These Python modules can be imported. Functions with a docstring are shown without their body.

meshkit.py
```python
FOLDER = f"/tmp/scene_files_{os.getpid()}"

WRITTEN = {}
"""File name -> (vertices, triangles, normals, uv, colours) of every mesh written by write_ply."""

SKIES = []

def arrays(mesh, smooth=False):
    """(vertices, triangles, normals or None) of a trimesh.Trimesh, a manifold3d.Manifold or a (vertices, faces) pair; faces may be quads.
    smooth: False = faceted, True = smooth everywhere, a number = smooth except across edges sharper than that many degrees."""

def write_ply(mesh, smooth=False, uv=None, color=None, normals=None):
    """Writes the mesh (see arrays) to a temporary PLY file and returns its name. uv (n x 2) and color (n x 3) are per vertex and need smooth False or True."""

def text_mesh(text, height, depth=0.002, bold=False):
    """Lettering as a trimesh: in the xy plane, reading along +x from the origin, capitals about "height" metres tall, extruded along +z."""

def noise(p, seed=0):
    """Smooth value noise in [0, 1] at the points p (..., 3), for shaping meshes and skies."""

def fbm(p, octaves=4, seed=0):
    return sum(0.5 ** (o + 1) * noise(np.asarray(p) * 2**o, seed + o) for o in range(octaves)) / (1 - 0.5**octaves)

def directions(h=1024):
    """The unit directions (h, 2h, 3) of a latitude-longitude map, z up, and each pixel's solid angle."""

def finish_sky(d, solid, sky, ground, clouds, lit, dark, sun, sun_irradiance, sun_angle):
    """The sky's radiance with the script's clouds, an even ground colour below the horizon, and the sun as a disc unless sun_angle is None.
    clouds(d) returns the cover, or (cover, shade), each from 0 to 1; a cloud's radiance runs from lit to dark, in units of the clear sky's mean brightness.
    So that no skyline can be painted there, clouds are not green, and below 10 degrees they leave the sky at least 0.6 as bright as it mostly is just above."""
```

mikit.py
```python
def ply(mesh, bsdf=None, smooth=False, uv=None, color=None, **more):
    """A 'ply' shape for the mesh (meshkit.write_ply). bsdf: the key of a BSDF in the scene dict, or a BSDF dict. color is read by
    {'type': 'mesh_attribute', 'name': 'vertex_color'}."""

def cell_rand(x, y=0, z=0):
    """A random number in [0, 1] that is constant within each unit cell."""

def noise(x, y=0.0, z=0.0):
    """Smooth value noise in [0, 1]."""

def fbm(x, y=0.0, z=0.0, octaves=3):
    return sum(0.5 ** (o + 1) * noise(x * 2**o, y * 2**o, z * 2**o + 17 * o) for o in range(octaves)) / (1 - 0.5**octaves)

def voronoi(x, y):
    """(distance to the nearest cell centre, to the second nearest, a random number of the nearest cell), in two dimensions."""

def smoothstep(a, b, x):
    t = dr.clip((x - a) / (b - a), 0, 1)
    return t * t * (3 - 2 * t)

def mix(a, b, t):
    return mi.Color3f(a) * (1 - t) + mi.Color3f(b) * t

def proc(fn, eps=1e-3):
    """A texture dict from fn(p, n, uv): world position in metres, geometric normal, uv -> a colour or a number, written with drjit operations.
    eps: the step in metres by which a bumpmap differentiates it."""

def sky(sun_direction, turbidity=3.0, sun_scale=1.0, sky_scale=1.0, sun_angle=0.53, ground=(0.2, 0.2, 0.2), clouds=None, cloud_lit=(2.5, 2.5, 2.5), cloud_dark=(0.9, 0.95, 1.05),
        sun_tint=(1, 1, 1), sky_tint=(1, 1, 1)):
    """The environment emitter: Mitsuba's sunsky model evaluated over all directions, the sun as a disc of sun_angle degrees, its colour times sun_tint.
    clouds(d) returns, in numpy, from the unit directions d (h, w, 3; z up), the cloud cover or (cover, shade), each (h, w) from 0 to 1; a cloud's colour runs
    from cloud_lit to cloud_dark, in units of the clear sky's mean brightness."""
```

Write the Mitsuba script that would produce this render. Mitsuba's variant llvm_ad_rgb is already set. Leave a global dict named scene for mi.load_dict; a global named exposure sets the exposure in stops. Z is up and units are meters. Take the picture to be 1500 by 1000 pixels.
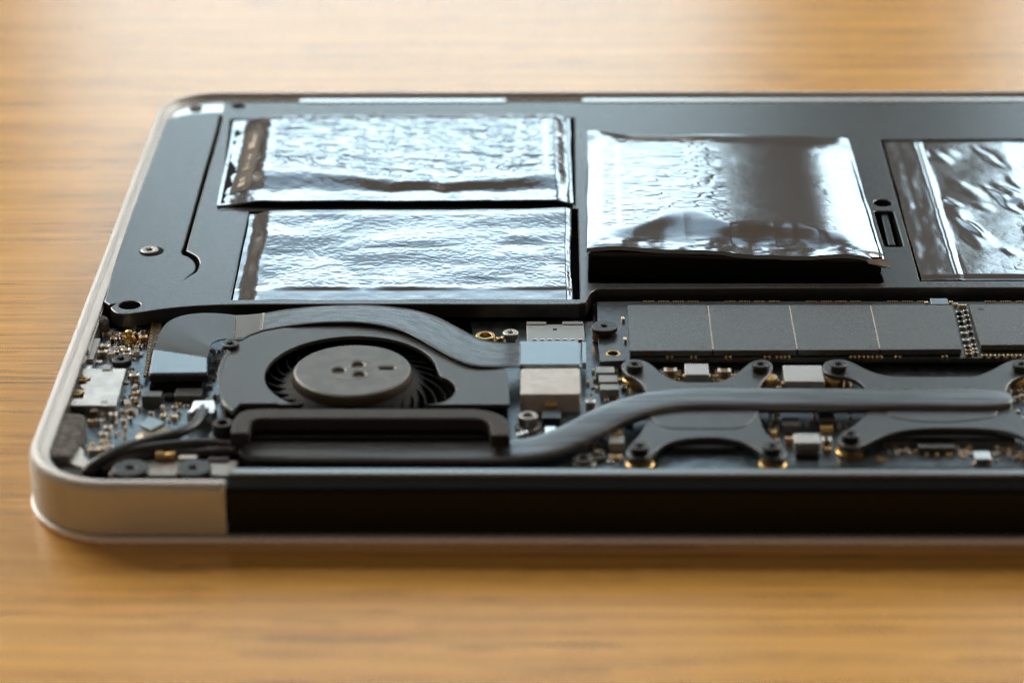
import math, numpy as np, trimesh, drjit as dr, mitsuba as mi, mikit, meshkit
import mapbox_earcut as earcut
from shapely.geometry import Polygon, Point, LineString, box as sbox
from shapely.ops import unary_union
from mikit import proc, noise, fbm, smoothstep, mix

T = mi.ScalarTransform4f
scene, labels = {}, {}
exposure = 0.0

# ------------------------------------------------------------------ camera, in the laptop's own frame (mm): x right, y away, z out of the open case
TILT, OFF = math.radians(1.6), 9.5          # the wedge-shaped case lies on its lid: its open side slopes down to the rear
F, PITCH, YAW, ROLL = 4100.0, math.radians(25.5), math.radians(1.485), math.radians(-0.627)
EYE = np.array([0.0, -437.0, 209.5])
cp, sp, cy, sy = math.cos(PITCH), math.sin(PITCH), math.cos(YAW), math.sin(YAW)
fwd = np.array([-sy * cp, cy * cp, -sp]); right0 = np.array([cy, sy, 0.0]); up0 = np.cross(right0, fwd)
RIGHT = math.cos(ROLL) * right0 + math.sin(ROLL) * up0
UP = -math.sin(ROLL) * right0 + math.cos(ROLL) * up0
ct, st = math.cos(TILT), math.sin(TILT)


def world(v):
    """laptop mm -> world metres"""
    v = np.asarray(v, float)
    return np.stack([v[..., 0], v[..., 1] * ct + v[..., 2] * st, -v[..., 1] * st + v[..., 2] * ct + OFF], -1) * 1e-3


def turn(d):
    return np.array([d[0], d[1] * ct + d[2] * st, -d[1] * st + d[2] * ct])


def P(u, v, z=0.0):
    """drafting aid: a spot measured on the 1500 px photograph, as x, y in mm on the laptop's plane of height z"""
    d = ((u - 750) / F) * RIGHT - ((v - 500) / F) * UP + fwd
    q = EYE + d * (z - EYE[2]) / d[2]
    return q[:2]


def PP(pts, z=0.0):
    return np.array([P(u, v, z) for u, v in pts])


eye_w = world(EYE)
focus = float(np.dot(np.r_[P(760, 415, -1), -1] - EYE, fwd)) * 1e-3
scene["camera"] = {"type": "thinlens", "fov": 2 * math.degrees(math.atan(750 / F)), "fov_axis": "x", "near_clip": 0.02, "far_clip": 50.0,
    "aperture_radius": 0.0034, "focus_distance": focus, "to_world": T().look_at(eye_w.tolist(), (eye_w + turn(fwd)).tolist(), turn(UP).tolist())}

# ------------------------------------------------------------------ light: two windows behind the table, added fill panels at the sides and overhead, the dim warm room


def rect_lamp(name, centre, w, h, toward, rgb, label):
    scene[name] = {"type": "rectangle", "to_world": T().look_at(list(centre), list(toward), [0, 0.01, 1]) @ T().scale([w / 2, h / 2, 1]),
        "bsdf": {"type": "diffuse", "reflectance": {"type": "rgb", "value": 0.0}}, "emitter": {"type": "area", "radiance": {"type": "rgb", "value": list(rgb)}}}
    labels[name] = {"label": label, "category": "lamp", "kind": "structure"}


WY = 2.55
LOW, MID, HIGH, SIDE_FILL = (2.2, 2.85, 3.15), (0.90, 1.20, 1.38), (0.40, 0.54, 0.66), (8.2, 7.9, 7.2)
panes = [(0.45, 1.15, LOW, "bright lower pane"), (1.15, 1.38, MID, "pale middle pane"), (1.38, 2.0, HIGH, "blue upper pane")]
rear_panels = [(xa, xb, za, zb, c, what + side) for xa, xb, side in ((-0.60, 0.175, " of the window behind the laptop"), (0.485, 1.05, " of the window right of the pier")) for za, zb, c, what in panes]
rear_panels += [(-4.2, -1.15, 0.7, 3.6, SIDE_FILL, "added fill light panel far to the left"), (1.5, 4.2, 0.7, 3.6, SIDE_FILL, "added fill light panel far to the right")]  # the two broad side panels are unseen, added to brighten the table
for i, (xa, xb, za, zb, c, what) in enumerate(rear_panels):
    xm, zm = (xa + xb) / 2, (za + zb) / 2
    rect_lamp("window_and_fill_light" + ("_%03d" % i if i else ""), (xm, WY, zm), xb - xa, zb - za, (xm, 0, zm), c, what)
rect_lamp("overhead_fill", (-0.35, 0.7, 2.2), 1.3, 0.9, (-0.1, 0.05, 0), (0.45, 0.42, 0.36), "added soft fill light above the table")  # unseen overhead panel, added as soft fill
scene["room_glow"] = {"type": "constant", "radiance": {"type": "rgb", "value": [0.125, 0.094, 0.068]}}

# ------------------------------------------------------------------ materials


def rgb(*c):
    return {"type": "rgb", "value": list(c) if len(c) > 1 else c[0]}


def mat(name, color, rough=0.5, metal=0.0, spec=0.5, bump=None, **more):
    b = {"type": "principled", "base_color": color if isinstance(color, dict) else rgb(*color), "roughness": rough, "metallic": metal, **({"specular": spec} if spec is not None else {}), **more}
    if bump:
        b = {"type": "bumpmap", "arbitrary": bump[0], "scale": bump[1], "bsdf": b}
    scene[name] = {"type": "twosided", "bsdf": b}


def oak_coords(p):
    x, y = p.x * 1000, p.y * 1000
    return x, y + 2.2 * fbm(x / 70, y / 25, 3.0, 2) + 5.0 * noise(x / 240, y / 80, 8.0)


def oak_pores(x, yy):
    a = smoothstep(0.68, 0.80, noise(x / 7.5, yy / 0.34, 2.0)) * smoothstep(0.30, 0.70, noise(x / 30, yy / 1.6, 7.0))
    b = smoothstep(0.70, 0.80, noise(x / 15, yy / 0.45, 12.0)) * smoothstep(0.52, 0.66, noise(x / 38, yy / 1.9, 17.0))
    return dr.maximum(a * 0.45, b * 0.75)


def oak(p, n, uv):
    x, yy = oak_coords(p)
    band = fbm(x / 210, yy / 2.0, 1.0, 3)
    fine = fbm(x / 34, yy / 0.42, 5.0, 3)
    c = mix([0.605, 0.300, 0.060], [0.685, 0.370, 0.092], smoothstep(0.25, 0.75, band))
    c = c * (0.78 + 0.44 * fine)
    return mix(c, [0.26, 0.115, 0.032], 0.85 * oak_pores(x, yy))


def oak_h(p, n, uv):
    x, yy = oak_coords(p)
    return 0.6 * fbm(x / 14, yy / 0.7, 5.0, 2) - 1.5 * oak_pores(x, yy)


def grainy(s, seed=0.0):
    return lambda p, n, uv: noise(p.x * s, p.y * s + seed, p.z * s)


mat("oak_wood", proc(oak), 0.23, spec=None, eta=2.1, bump=(proc(oak_h, 1e-4), 0.000003))
mat("aluminium", (0.55, 0.545, 0.535), 0.52, 0.4)
mat("aluminium_bright", (0.88, 0.88, 0.88), 0.30, 0.95)
mat("black_plastic", proc(lambda p, n, uv: mix([0.016, 0.0155, 0.015], [0.026, 0.025, 0.024], noise(p.x * 2600, p.y * 2600, p.z * 2600))), 0.28, spec=1.0)
mat("gloss_black", (0.008, 0.008, 0.009), 0.30, spec=0.5)
mat("blade_black", (0.006, 0.006, 0.006), 0.55, spec=0.10)
mat("hinge_black", (0.004, 0.004, 0.004), 0.30, spec=0.14)
mat("sheen_grey", (0.34, 0.36, 0.37), 0.30, 0.8)  # highlight on glossy black plastic, put into a grey base colour
mat("aluminium_lid", (0.90, 0.90, 0.90), 0.40, 0.15)
mat("rubber", (0.028, 0.024, 0.021), 0.62, spec=0.4)
mat("void_black", (0.006, 0.006, 0.006), 0.8, spec=0.1)
mat("fan_metal", (0.060, 0.059, 0.058), 0.40, 0.35, spec=0.9)
mat("hub_plastic", proc(lambda p, n, uv: mix([0.060, 0.060, 0.054], [0.105, 0.105, 0.095], fbm(p.x * 450, p.y * 450, 0.0, 3))), 0.48, spec=0.9)
mat("gunmetal", proc(lambda p, n, uv: mix([0.115, 0.122, 0.128], [0.20, 0.21, 0.218], smoothstep(0.2, 0.8, fbm(p.x * 90, p.y * 1500, 0.0, 3)))), 0.32, 0.75, spec=0.6)
mat("bracket_metal", (0.080, 0.082, 0.085), 0.34, 0.5, spec=0.9)
mat("screw_black", (0.028, 0.024, 0.022), 0.38, 0.35, spec=0.5)
mat("screw_silver", (0.40, 0.365, 0.32), 0.34, 0.9)
mat("gold", (0.58, 0.38, 0.15), 0.34, 1.0)
mat("tin", (0.90, 0.87, 0.83), 0.24, 1.0)
mat("steel", (0.32, 0.295, 0.27), 0.40, 0.85)
mat("cage_tin", proc(lambda p, n, uv: mix([0.50, 0.48, 0.45], [0.80, 0.77, 0.73], fbm(p.x * 700, p.y * 700, 0.0, 3))), 0.36, 0.85)
mat("tin_dull", (0.50, 0.485, 0.465), 0.42, 0.7)
mat("mask_black", proc(lambda p, n, uv: mix([0.065, 0.095, 0.12], [0.17, 0.225, 0.27], noise(p.x * 900, p.y * 900, 0.0))), 0.26, 0.55, spec=1.0)
mat("mask_dark", proc(lambda p, n, uv: mix([0.028, 0.030, 0.033], [0.055, 0.058, 0.062], noise(p.x * 900, p.y * 900, 0.0))), 0.30, 0.35, spec=0.8)
mat("mask_slate", proc(lambda p, n, uv: mix([0.035, 0.045, 0.055], [0.11, 0.14, 0.165], fbm(p.x * 700, p.y * 700, 0.0, 2))), 0.27, 0.5, spec=0.9)
mat("wrap_black", (0.013, 0.012, 0.011), 0.36, spec=0.6)
mat("chip_black", proc(lambda p, n, uv: mix([0.026, 0.026, 0.027], [0.072, 0.072, 0.073], noise(p.x * 4200, p.y * 4200, p.z * 4200))), 0.40, spec=1.0)
mat("ferrite_tan", proc(lambda p, n, uv: mix([0.42, 0.375, 0.325], [0.56, 0.51, 0.455], fbm(p.x * 700, p.y * 700, p.z * 700, 3))), 0.33, spec=0.9)
mat("ferrite_grey", (0.30, 0.29, 0.27), 0.40, 0.5)
mat("smd", {"type": "mesh_attribute", "name": "vertex_color"}, 0.32, 0.55)
mat("flex", proc(lambda p, n, uv: mix([0.085, 0.09, 0.095], [0.15, 0.158, 0.165], smoothstep(0.35, 0.65, noise(uv.x * 4, uv.y * 46.0, 0.0)))), 0.30, 0.6, spec=0.8)
mat("flex_black", (0.05, 0.05, 0.052), 0.34, 0.3, spec=0.6)
mat("flex_amber", (0.10, 0.065, 0.035), 0.3, 0.2, spec=0.5)
mat("connector_top", (0.27, 0.32, 0.35), 0.30, 0.75)
mat("foam", proc(lambda p, n, uv: mix([0.04, 0.036, 0.032], [0.24, 0.225, 0.21], fbm(p.x * 1500, p.y * 1500, p.z * 1500, 3))), 0.85, spec=0.2, bump=(proc(grainy(2200.0), 1e-4), 0.0003))
mat("cable_black", (0.014, 0.013, 0.013), 0.36, spec=0.5)
mat("label_brown", (0.060, 0.036, 0.014), 0.45, spec=0.25)
mat("print_cream", (0.62, 0.54, 0.44), 0.5, spec=0.3)
mat("brass_dome", (0.20, 0.16, 0.11), 0.35, 0.6)
mat("dot_brown", (0.07, 0.045, 0.028), 0.5, spec=0.3)
scene["foil"] = {"type": "twosided", "bsdf": {"type": "roughconductor", "material": "Al", "specular_reflectance": rgb(0.545, 0.565, 0.58), "alpha": 0.022, "distribution": "ggx"}}
mat("foil_edge", (0.62, 0.58, 0.54), 0.30, 0.95)

# ------------------------------------------------------------------ helpers: every shape is added as ONE entry under its holder's key
LAPTOP = "laptop"
labels[LAPTOP] = {"label": "silver laptop lying upside down with its bottom cover removed and its insides exposed", "category": "laptop"}


def numbered(key):
    k, i = key, 0
    while k in scene:
        i += 1
        k = "%s_%03d" % (key, i)
    return k


def add(name, mesh, m, parent=LAPTOP, label=None, smooth=35, kind=None, uv=None, color=None):
    key = numbered(parent + "__" + name)
    if hasattr(mesh, "vertices"):
        mesh = (np.array(mesh.vertices), np.array(mesh.faces))
    v, f = mesh
    v = np.asarray(v, float)
    if uv is not None or color is not None:
        smooth = smooth is True
    scene[key] = mikit.ply(trimesh.Trimesh(world(v), np.asarray(f, int), process=False), m, smooth=smooth, uv=uv, color=color)
    if label or kind:
        labels[key] = {}
        if label: labels[key]["label"] = label
        if kind: labels[key]["kind"] = kind
    return key


def join(*ms):
    vs, fs, n = [], [], 0
    for m in ms:
        v, f = (np.array(m.vertices), np.array(m.faces)) if hasattr(m, "vertices") else m
        vs.append(np.asarray(v, float)); fs.append(np.asarray(f, int) + n); n += len(v)
    return np.vstack(vs), np.vstack(fs)


def curve(pts, n=7, closed=True):
    """Catmull-Rom through pts"""
    p = np.asarray(pts, float)
    q = np.vstack([p[-1], p, p[0], p[1]]) if closed else np.vstack([2 * p[0] - p[1], p, 2 * p[-1] - p[-2]])
    out = []
    for i in range(1, len(q) - 2):
        a, b, c, d = q[i - 1], q[i], q[i + 1], q[i + 2]
        for t in np.arange(n) / n:
            out.append(0.5 * (2 * b + (c - a) * t + (2 * a - 5 * b + 4 * c - d) * t * t + (3 * b - a - 3 * c + d) * t ** 3))
    if not closed:
        out.append(p[-1])
    return np.array(out)


def ring_inset(p, d):
    """p: counter-clockwise ring without closing point; moved inward by d"""
    a, b = p - np.roll(p, 1, 0), np.roll(p, -1, 0) - p
    na = np.stack([-a[:, 1], a[:, 0]], 1) / (np.linalg.norm(a, axis=1, keepdims=True) + 1e-12)
    nb = np.stack([-b[:, 1], b[:, 0]], 1) / (np.linalg.norm(b, axis=1, keepdims=True) + 1e-12)
    m = na + nb
    return p + d * m / np.maximum((m * na).sum(1, keepdims=True), 0.35)


def prism(poly, ztop, h, b=0.15, bottom=True):
    """extruded polygon with rounded top edge; poly in mm"""
    if hasattr(poly, "geoms"):
        return join(*[prism(g, ztop, h, b, bottom) for g in poly.geoms])
    poly = poly.simplify(0.01)
    from shapely.geometry.polygon import orient
    poly = orient(poly)
    rings = [np.array(poly.exterior.coords)[:-1]] + [np.array(r.coords)[:-1] for r in poly.interiors]
    levels = [(0, ztop - h), (0, ztop - b), (b * 0.3, ztop - b * 0.3), (b, ztop)] if b > 0 else [(0, ztop - h), (0, ztop)]
    vs, fs, n, tops, bots = [], [], 0, [], []
    for r in rings:
        k = len(r)
        for d, z in levels:
            vs.append(np.c_[ring_inset(r, d) if d else r, np.full(k, z)])
        i, j = np.arange(k), (np.arange(k) + 1) % k
        for L in range(len(levels) - 1):
            a, c = n + L * k, n + (L + 1) * k
            fs.append(np.stack([a + i, a + j, c + j], 1)); fs.append(np.stack([a + i, c + j, c + i], 1))
        bots.append(n + i); tops.append(n + (len(levels) - 1) * k + i)
        n += k * len(levels)
    V = np.vstack(vs)
    for idx, flip in ((np.concatenate(tops), False),) + (((np.concatenate(bots), True),) if bottom else ()):
        ends = np.cumsum([len(r) for r in rings]).astype(np.uint32)
        t = earcut.triangulate_float64(np.ascontiguousarray(V[idx][:, :2]), ends).reshape(-1, 3).astype(int)
        q = V[idx][:, :2][t]
        area = np.cross(q[:, 1] - q[:, 0], q[:, 2] - q[:, 0])
        t = np.where((area < 0)[:, None], t[:, ::-1], t)
        V = np.vstack([V, V[idx]])                      # caps keep vertices of their own, so that they stay flat
        fs.append((t[:, ::-1] if flip else t) + len(V) - len(idx))
    return V, np.vstack(fs)


def rrect(cx, cy, w, d, r=0.3, ang=0.0):
    r = min(r, 0.49 * w, 0.49 * d)
    g = sbox(cx - w / 2 + r, cy - d / 2 + r, cx + w / 2 - r, cy + d / 2 - r).buffer(r, quad_segs=4)
    if ang:
        from shapely import affinity
        g = affinity.rotate(g, ang, origin=(cx, cy))
    return g


def quad(pts, z, r=0.3):
    """rounded quadrilateral from four photo spots on plane z"""
    g = Polygon(PP(pts, z))
    return g.buffer(-r).buffer(r, quad_segs=4) if r else g


def block(u0, v0, u1, v1, ztop, h, m, name, parent, r=0.25, b=0.12, label=None):
    """rounded block whose top face spans the photo box (u0, v0)-(u1, v1)"""
    a, c = P((u0 + u1) / 2, v1, ztop), P((u0 + u1) / 2, v0, ztop)
    w = P(u1, (v0 + v1) / 2, ztop)[0] - P(u0, (v0 + v1) / 2, ztop)[0]
    return add(name, prism(rrect((a[0] + c[0]) / 2, (a[1] + c[1]) / 2, w, c[1] - a[1], r), ztop, h, b), m, parent, label)


def lathe(cx, cy, prof, n=40):
    """prof: [(radius, z)...] from bottom outside to top centre"""
    prof = np.array(prof, float)
    a = np.arange(n) * 2 * np.pi / n
    v = np.stack([cx + prof[:, :1] * np.cos(a), cy + prof[:, :1] * np.sin(a), np.repeat(prof[:, 1:], n, 1)], -1).reshape(-1, 3)
    i, j = np.arange(n), (np.arange(n) + 1) % n
    f = []
    for L in range(len(prof) - 1):
        f += [np.stack([L * n + i, L * n + j, (L + 1) * n + j], 1), np.stack([L * n + i, (L + 1) * n + j, (L + 1) * n + i], 1)]
    return v, np.vstack(f)


def star(cx, cy, r, k=6, ang=0.2):
    a = np.arange(k * 4) * 2 * np.pi / (k * 4) + ang
    rr = np.where(np.arange(k * 4) % 4 < 2, r, r * 0.62)
    return Polygon(np.c_[cx + rr * np.cos(a), cy + rr * np.sin(a)]).buffer(0)


def screw(u, v, z, r, h, m="screw_black", parent=LAPTOP, name="screw", hole=0.42, label=None, shaft=None, post=0.0, at=None):
    x, y = at if at is not None else P(u, v, z)
    head = Point(x, y).buffer(r, quad_segs=10).difference(star(x, y, r * hole))
    parts = [prism(head, z, h, min(0.25, 0.3 * r)), lathe(x, y, [(r * 0.97, z - h), (r * 0.97, z - 0.55 * h), (0.01, z - 0.55 * h)], 24)]
    if post:
        parts.append(lathe(x, y, [(r * 0.72, z - h - post), (r * 0.72, z - h)], 24))
    return add(name, join(*parts), m, parent, label)


def tube(path, r, flat=1.0, sides=12, caps=True):
    p = np.asarray(path, float)
    t = np.gradient(p, axis=0); t /= np.linalg.norm(t, axis=1, keepdims=True)
    side = np.cross(t, [0, 0, 1.0]); side /= np.linalg.norm(side, axis=1, keepdims=True)
    nn = np.cross(side, t)
    a = np.arange(sides) * 2 * np.pi / sides
    rr = np.broadcast_to(r, (len(p),))
    v = p[:, None] + rr[:, None, None] * (np.cos(a)[None, :, None] * side[:, None] + flat * np.sin(a)[None, :, None] * nn[:, None])
    i, j = np.meshgrid(np.arange(len(p) - 1), np.arange(sides), indexing="ij")
    q = np.stack([i * sides + j, i * sides + (j + 1) % sides, (i + 1) * sides + (j + 1) % sides, (i + 1) * sides + j], -1).reshape(-1, 4)
    v = v.reshape(-1, 3); f = np.vstack([q[:, [0, 1, 2]], q[:, [0, 2, 3]]])
    if caps:
        n = len(v); v = np.vstack([v, p[0], p[-1]]); k = np.arange(sides); e = (len(p) - 1) * sides
        f = np.vstack([f, np.stack([k * 0 + n, (k + 1) % sides, k], 1), np.stack([k * 0 + n + 1, e + k, e + (k + 1) % sides], 1)])
    return v, f


def strip(A, B, thick, nu=8):
    """a band between two 3-D edge lines, given thickness downward; returns mesh and uv"""
    A, B = np.asarray(A, float), np.asarray(B, float)
    n = len(A)
    s = np.linspace(0, 1, nu)
    top = A[:, None] * (1 - s)[None, :, None] + B[:, None] * s[None, :, None]
    L = np.r_[0, np.cumsum(np.linalg.norm(np.diff((A + B) / 2, axis=0), axis=1))]
    uv = np.stack([np.repeat(L[:, None] / 8.0, nu, 1), np.repeat(s[None], n, 0)], -1)
    low = top - [0, 0, thick]
    i, j = np.meshgrid(np.arange(n - 1), np.arange(nu - 1), indexing="ij")
    q = np.stack([i * nu + j, (i + 1) * nu + j, (i + 1) * nu + j + 1, i * nu + j + 1], -1).reshape(-1, 4)
    v = np.vstack([top.reshape(-1, 3), low.reshape(-1, 3)]); N = n * nu
    f = [q, q[:, ::-1] + N]
    k = np.arange(n - 1)
    for c in (0, nu - 1):
        f.append(np.stack([k * nu + c, (k + 1) * nu + c, (k + 1) * nu + c + N, k * nu + c + N], 1))
    k = np.arange(nu - 1)
    for r in (0, n - 1):
        f.append(np.stack([r * nu + k, r * nu + k + 1, r * nu + k + 1 + N, r * nu + k + N], 1))
    f = np.vstack(f)
    return (v, np.vstack([f[:, [0, 1, 2]], f[:, [0, 2, 3]]])), np.vstack([uv.reshape(-1, 2)] * 2)


CUBE = trimesh.creation.box()


def smd_mesh(x, y, z0, l, w, h, ang, body, ends, frac=0.24):
    """ceramic part with two metal ends: vertices, faces, colours"""
    vs, fs, cs, n = [], [], [], 0
    for cx, ll, ww, hh, c in ((0, l * (1 - 2 * frac), w * 0.96, h * 0.95, body), (-l / 2 + l * frac / 2, l * frac, w, h, ends), (l / 2 - l * frac / 2, l * frac, w, h, ends)):
        g = rrect(cx, 0, ll, ww, 0.08)
        v, f = prism(g, z0 + hh, hh, min(0.07, 0.2 * hh), bottom=False)
        # faceted: split vertices
        v = v[f.ravel()]; f = np.arange(len(v)).reshape(-1, 3)
        vs.append(v); fs.append(f + n); cs.append(np.tile(c, (len(v), 1))); n += len(v)
    v = np.vstack(vs); c, s = math.cos(ang), math.sin(ang)
    v = np.c_[x + v[:, 0] * c - v[:, 1] * s, y + v[:, 0] * s + v[:, 1] * c, v[:, 2]]
    return v, np.vstack(fs), np.vstack(cs)


BODY = {"tan": (0.30, 0.20, 0.11), "brown": (0.10, 0.06, 0.035), "black": (0.02, 0.02, 0.022), "grey": (0.32, 0.31, 0.30), "gold": (0.75, 0.50, 0.2)}
TIN, GOLDC = (0.80, 0.76, 0.70), (0.78, 0.52, 0.22)


def smd(u, v, z0, l, w, h, ang=0.0, body="tan", ends=TIN, parent=LAPTOP, name="capacitor", label=None):
    x, y = P(u, v, z0 + h)
    vv, ff, cc = smd_mesh(x, y, z0, l, w, h, ang, BODY[body], ends)
    return add(name, (vv, ff), "smd", parent, label, smooth=False, color=cc)


# ------------------------------------------------------------------ the table
tb = trimesh.creation.box((1.8, 1.5, 0.03)); tb.apply_translation([0.1, 0.1, -0.015])
scene["oak_table"] = mikit.ply(tb, "oak_wood")
labels["oak_table"] = {"label": "light oak table top with fine dark pores along its grain, under the laptop", "category": "table"}

# ------------------------------------------------------------------ case: lid, unibody ring, floor, hinge cover
XL, XR, YF, YB = -89.0, 211.0, -50.3, 127.0
RF, RB = 15.0, 12.0


def outline(d=0.0, n=12):
    """corner-rounded plan, inset by d, counter-clockwise from the front left end of the straight front edge"""
    out = []
    for cx, cy, R, a0 in ((XR - RF, YF + RF, RF, -90), (XR - RB, YB - RB, RB, 0), (XL + RB, YB - RB, RB, 90), (XL + RF, YF + RF, RF, 180)):
        for a in np.radians(np.linspace(a0, a0 + 90, n)):
            out.append((cx + (R - d) * math.cos(a), cy + (R - d) * math.sin(a)))
    return np.array(out)


def floor_z(y, w=1.9):
    return (w - OFF + y * st) / ct


def loft(rings, closed=True):
    k, n = len(rings[0]), len(rings)
    i = np.arange(k if closed else k - 1); j = (i + 1) % k
    f = []
    for L in range(n - 1):
        f += [np.stack([L * k + i, L * k + j, (L + 1) * k + j], 1), np.stack([L * k + i, (L + 1) * k + j, (L + 1) * k + i], 1)]
    return np.vstack(rings), np.vstack(f)


# lid, lying flat on the table
rg = []
for d, z in ((0.9, 0.0), (0.35, 0.12), (0.05, 0.5), (0.0, 0.9), (0.1, 1.25), (0.35, 1.42), (0.9, 1.46)):
    o = outline(d - 0.35); rg.append(np.c_[o, np.zeros(len(o)) + floor_z(o[:, 1], z)])
lv, lf = loft(rg)
n0 = len(lv); k = len(rg[0])
c0, c1 = rg[0].mean(0), rg[-1].mean(0)
lv = np.vstack([lv, c0, c1]); i = np.arange(k); j = (i + 1) % k
lf = np.vstack([lf, np.stack([i * 0 + n0, j, i], 1), np.stack([i * 0 + n0 + 1, len(rg) * k - k + i, len(rg) * k - k + j], 1)])
add("lid", (lv, lf), "aluminium_lid", label="thin aluminium lid edge lying on the table")
o = outline(1.3); og = [np.c_[o, floor_z(o[:, 1], 1.3)], np.c_[o, floor_z(o[:, 1], 2.9)]]
add("lid_gasket", loft(og), "void_black")

# unibody ring, open at the front where the hinge cover sits
HX0, HX1 = -55.6, 178.0
def ring_path(d):
    o = outline(d, 14)
    a = np.array([[HX1, YF + d]]); b = np.array([[HX0, YF + d]])
    return np.vstack([a, o, b])
prof = [(3.3, -1.7), (3.2, -1.3), (3.0, -1.25), (2.1, -0.62), (1.95, -0.15), (1.75, 0.0), (1.15, -0.02), (0.75, -0.16), (0.4, -0.45), (0.15, -0.95), (0.03, -1.5), (0.0, -2.1), (0.0, None), (0.5, None)]
rg = []
for d, z in prof:
    o = ring_path(d)
    zz = floor_z(o[:, 1], 1.98 if d < 0.2 else 1.8) if z is None else np.maximum(z, floor_z(o[:, 1], 2.6)) if z < -2 else np.full(len(o), z)
    rg.append(np.c_[o, zz])
v, f = loft(rg, closed=False)
kk = len(rg[0]); n = len(prof)
for e in (0, kk - 1):    # end faces at the hinge cover
    idx = np.arange(n) * kk + e
    t = earcut.triangulate_float64(np.ascontiguousarray(v[idx][:, 1:]), np.array([n], np.uint32)).reshape(-1, 3).astype(int)
    f = np.vstack([f, idx[t]])
add("body_rim", (v, f), "aluminium", label="rounded silver aluminium rim of the laptop case", smooth=40)
wl = []
for d, z in ((3.25, -1.6), (3.5, -2.6), (4.2, -8.0)):
    o = ring_path(d); wl.append(np.c_[o, np.maximum(z, floor_z(o[:, 1], 2.8))])
add("inner_wall", loft(wl, closed=False), "rubber", smooth=30)
o = outline(0.8)
fl = np.vstack([np.c_[o, floor_z(o[:, 1], 2.7)], [[60, 30, floor_z(30, 2.7)]]])
i = np.arange(len(o)); fk = np.stack([i, (i + 1) % len(o), i * 0 + len(o)], 1)
add("case_floor", (fl, fk), "aluminium_bright")
cor = outline(3.4)[24:36]
cl_ = Polygon(np.vstack([cor[cor[:, 0] < -60], PP([(262, 172), (300, 166.5), (331, 165)], -1.3), [P(331, 149, -1.3)]])).buffer(0)
add("corner_ledge", prism(cl_, -1.25, 1.0, 0.25), "aluminium_bright", label="bright bare metal ledge in the rear left corner")
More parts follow.
